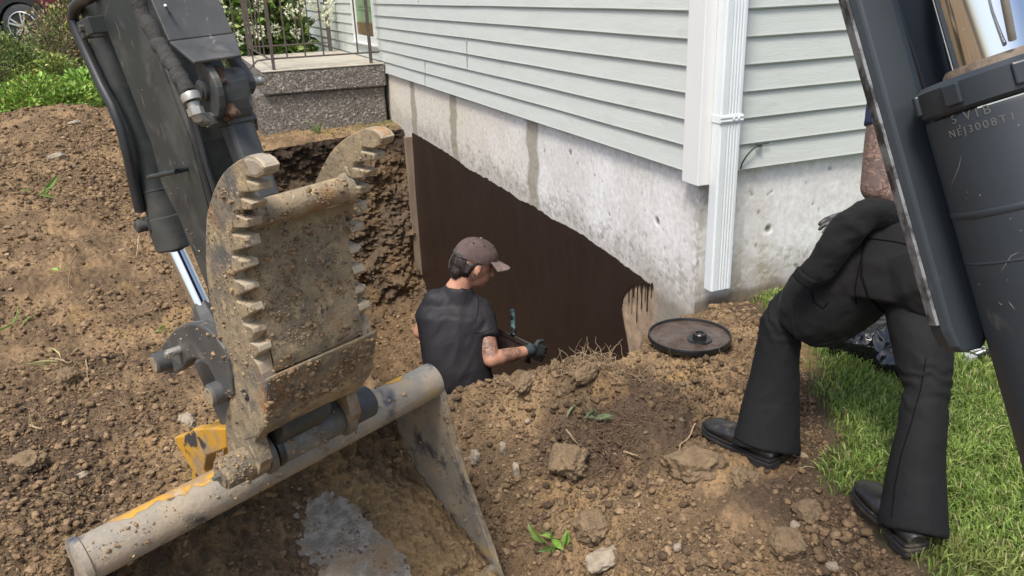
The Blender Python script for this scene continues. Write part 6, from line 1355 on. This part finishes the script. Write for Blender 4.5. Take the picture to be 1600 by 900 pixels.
M_seamd = mat('dark_seam', (.005, .005, .005), (.008, .008, .008), rough=1, spec=.05)
surf_line('hem', sw, [(1240,462),(1238,490),(1241,520),(1248,536),(1272,540),(1310,532),(1350,521),(1392,508)], .0042, M_hood)
surf_line('zip', sw, [(1352,372),(1347,400),(1346,430),(1356,462),(1376,484),(1404,496),(1440,500)], .0034, M_seamd)
surf_line('seam', sw, [(1347,372),(1370,374),(1400,378),(1440,388)], .0025, M_seamd)
surf_line('seam', sw, [(1352,374),(1344,410),(1336,450),(1338,480)], .0022, M_seamd)
surf_line('pocket_edge', sw, [(1268,455),(1272,472),(1286,482),(1296,470)], .0025, M_seamd)
tr2 = [o_ for o_ in hp.children if o_.name.startswith('trousers')][0]
surf_line('seam', tr2, [(1447,560),(1438,610),(1424,660),(1408,710),(1398,760),(1392,820)], .0016, M_seamd)
surf_line('hem', tr2, [(1378,818),(1400,832),(1430,840),(1456,842)], .0022, M_seamd)
surf_line('hem', tr2, [(1143,680),(1165,694),(1195,706),(1230,709)], .0022, M_seamd)
surf_line('seam', shirt, [(742,452),(748,470),(746,492),(741,508)], .0016, M_seamd)
surf_line('sleeve_hem', shirt, [(741,520),(752,521),(764,516),(772,511)], .0016, M_seamd)
surf_line('neck_band', shirt, [(697,441),(705,446),(718,450),(730,453)], .0028, M_seamd)

# ------------------------------------------------------------------ wear on the machine: mud crumbs, welds, scratches
ch_ = {}
for o_ in exc.children: ch_.setdefault(o_.name.split('.')[0], []).append(o_)
MC = [(.30, .215, .125), (.24, .17, .10), (.36, .27, .17), (.19, .13, .08)]
crumbs_on('mud_crumbs', ch_['thumb_cheek'][0], [(322,290),(400,300),(400,660),(370,740),(330,520)], 900, .0012, MC)
crumbs_on('mud_crumbs', ch_['thumb_plate'][0], [(385,380),(550,330),(590,510),(420,590)], 1500, .0013, MC)
crumbs_on('mud_crumbs', ch_['thumb_heel'][0], [(419,595),(593,520),(600,570),(415,665)], 1500, .0017, MC)
crumbs_on('mud_crumbs', ch_['thumb_cheek'][1], [(530,280),(600,210),(590,500),(560,440)], 500, .0012, MC)
crumbs_on('mud_crumbs', ch_['cross_tube'][0], [(385,330),(540,275),(545,315),(390,360)], 500, .0011, MC)
crumbs_on('mud_crumbs', bt, [(110,860),(660,600),(690,640),(130,920)], 1100, .0014, MC)
crumbs_on('mud_crumbs', ch_['soil_crust'][0], [(150,900),(640,660),(790,900)], 1500, .0022, [(.24, .165, .095), (.17, .12, .072), (.30, .21, .115)])
crumbs_on('mud_crumbs', ch_['side_plate'][0], [(660,640),(700,640),(775,890),(700,800)], 500, .0014, MC)
ar_ = ch_['dipper_arm'][0]; M_scr = mat('bare_scratch', (.17, .17, .155), rough=.6)
for pts_ in ([(172,-4),(166,18),(162,38)],[(178,28),(186,50),(190,74)],[(188,92),(196,112)],[(232,98),(234,106)],[(262,262),(266,250),(268,262)],[(271,252),(276,258)],[(284,250),(290,262)],[(250,190),(262,230)],[(262,300),(280,345)],[(288,300),(295,330)],[(238,160),(244,150)],[(204,60),(212,84)],[(300,380),(312,400)],[(218,140),(230,182)]):
    surf_line('scratch', ar_, pts_, .0006, M_scr, taper=True, off=-.0002)
for k in range(26):
    x, y = RNG.uniform(190, 320), RNG.uniform(20, 420); surf_line('chip', ar_, [(x, y), (x+RNG.uniform(-2, 4), y+RNG.uniform(1, 4))], .0009, M_scr, taper=True, off=-.0003, sub_=4)
for pts_ in ([(1460,330),(1482,300),(1498,262),(1504,232)],[(1560,430),(1580,400),(1600,390)],[(1540,560),(1552,600)],[(1575,470),(1590,490)]):
    surf_line('scratch', br, pts_, .0006, M_scr, taper=True, off=-.0002)
for k in range(22):
    x, y = RNG.uniform(1450, 1600), RNG.uniform(190, 560); surf_line('chip', br, [(x, y), (x+RNG.uniform(-3, 5), y+RNG.uniform(1, 6))], .0009, M_scr, taper=True, off=-.0004, sub_=4)
for c_, pth in ((ch_['thumb_cheek'][1], [(540,262),(549,280),(552,300),(550,316)]), (ch_['thumb_cheek'][0], [(372,300),(376,318),(380,340)])):
    surf_line('weld_bead', c_, pth, .0035, M_mud, wob=.002)
surf_line('weld_bead', ch_['thumb_plate'][0], [(421,585),(470,565),(520,544),(560,527)], .0032, M_mud, wob=.002)

crumbs_on('mud_crumbs', ch_['bucket_shell'][0], [(440,760),(680,700),(760,900),(430,900)], 1800, .0012, [(.26, .19, .12), (.40, .35, .28), (.17, .12, .08)])
crumbs_on('mud_crumbs', ch_['pivot_barrel'][0], [(430,640),(540,600),(540,700),(430,740)], 350, .0012, MC)
crumbs_on('mud_crumbs', ch_['pin_boss'][0], [(320,710),(400,680),(410,770),(320,780)], 350, .0012, MC)
crumbs_on('mud_crumbs', ch_['bucket_link'][0], [(240,505),(360,505),(365,620),(240,590)], 160, .0010, MC)
crumbs_on('mud_crumbs', ar_, [(240,230),(330,420),(330,500),(300,420)], 120, .0010, MC)
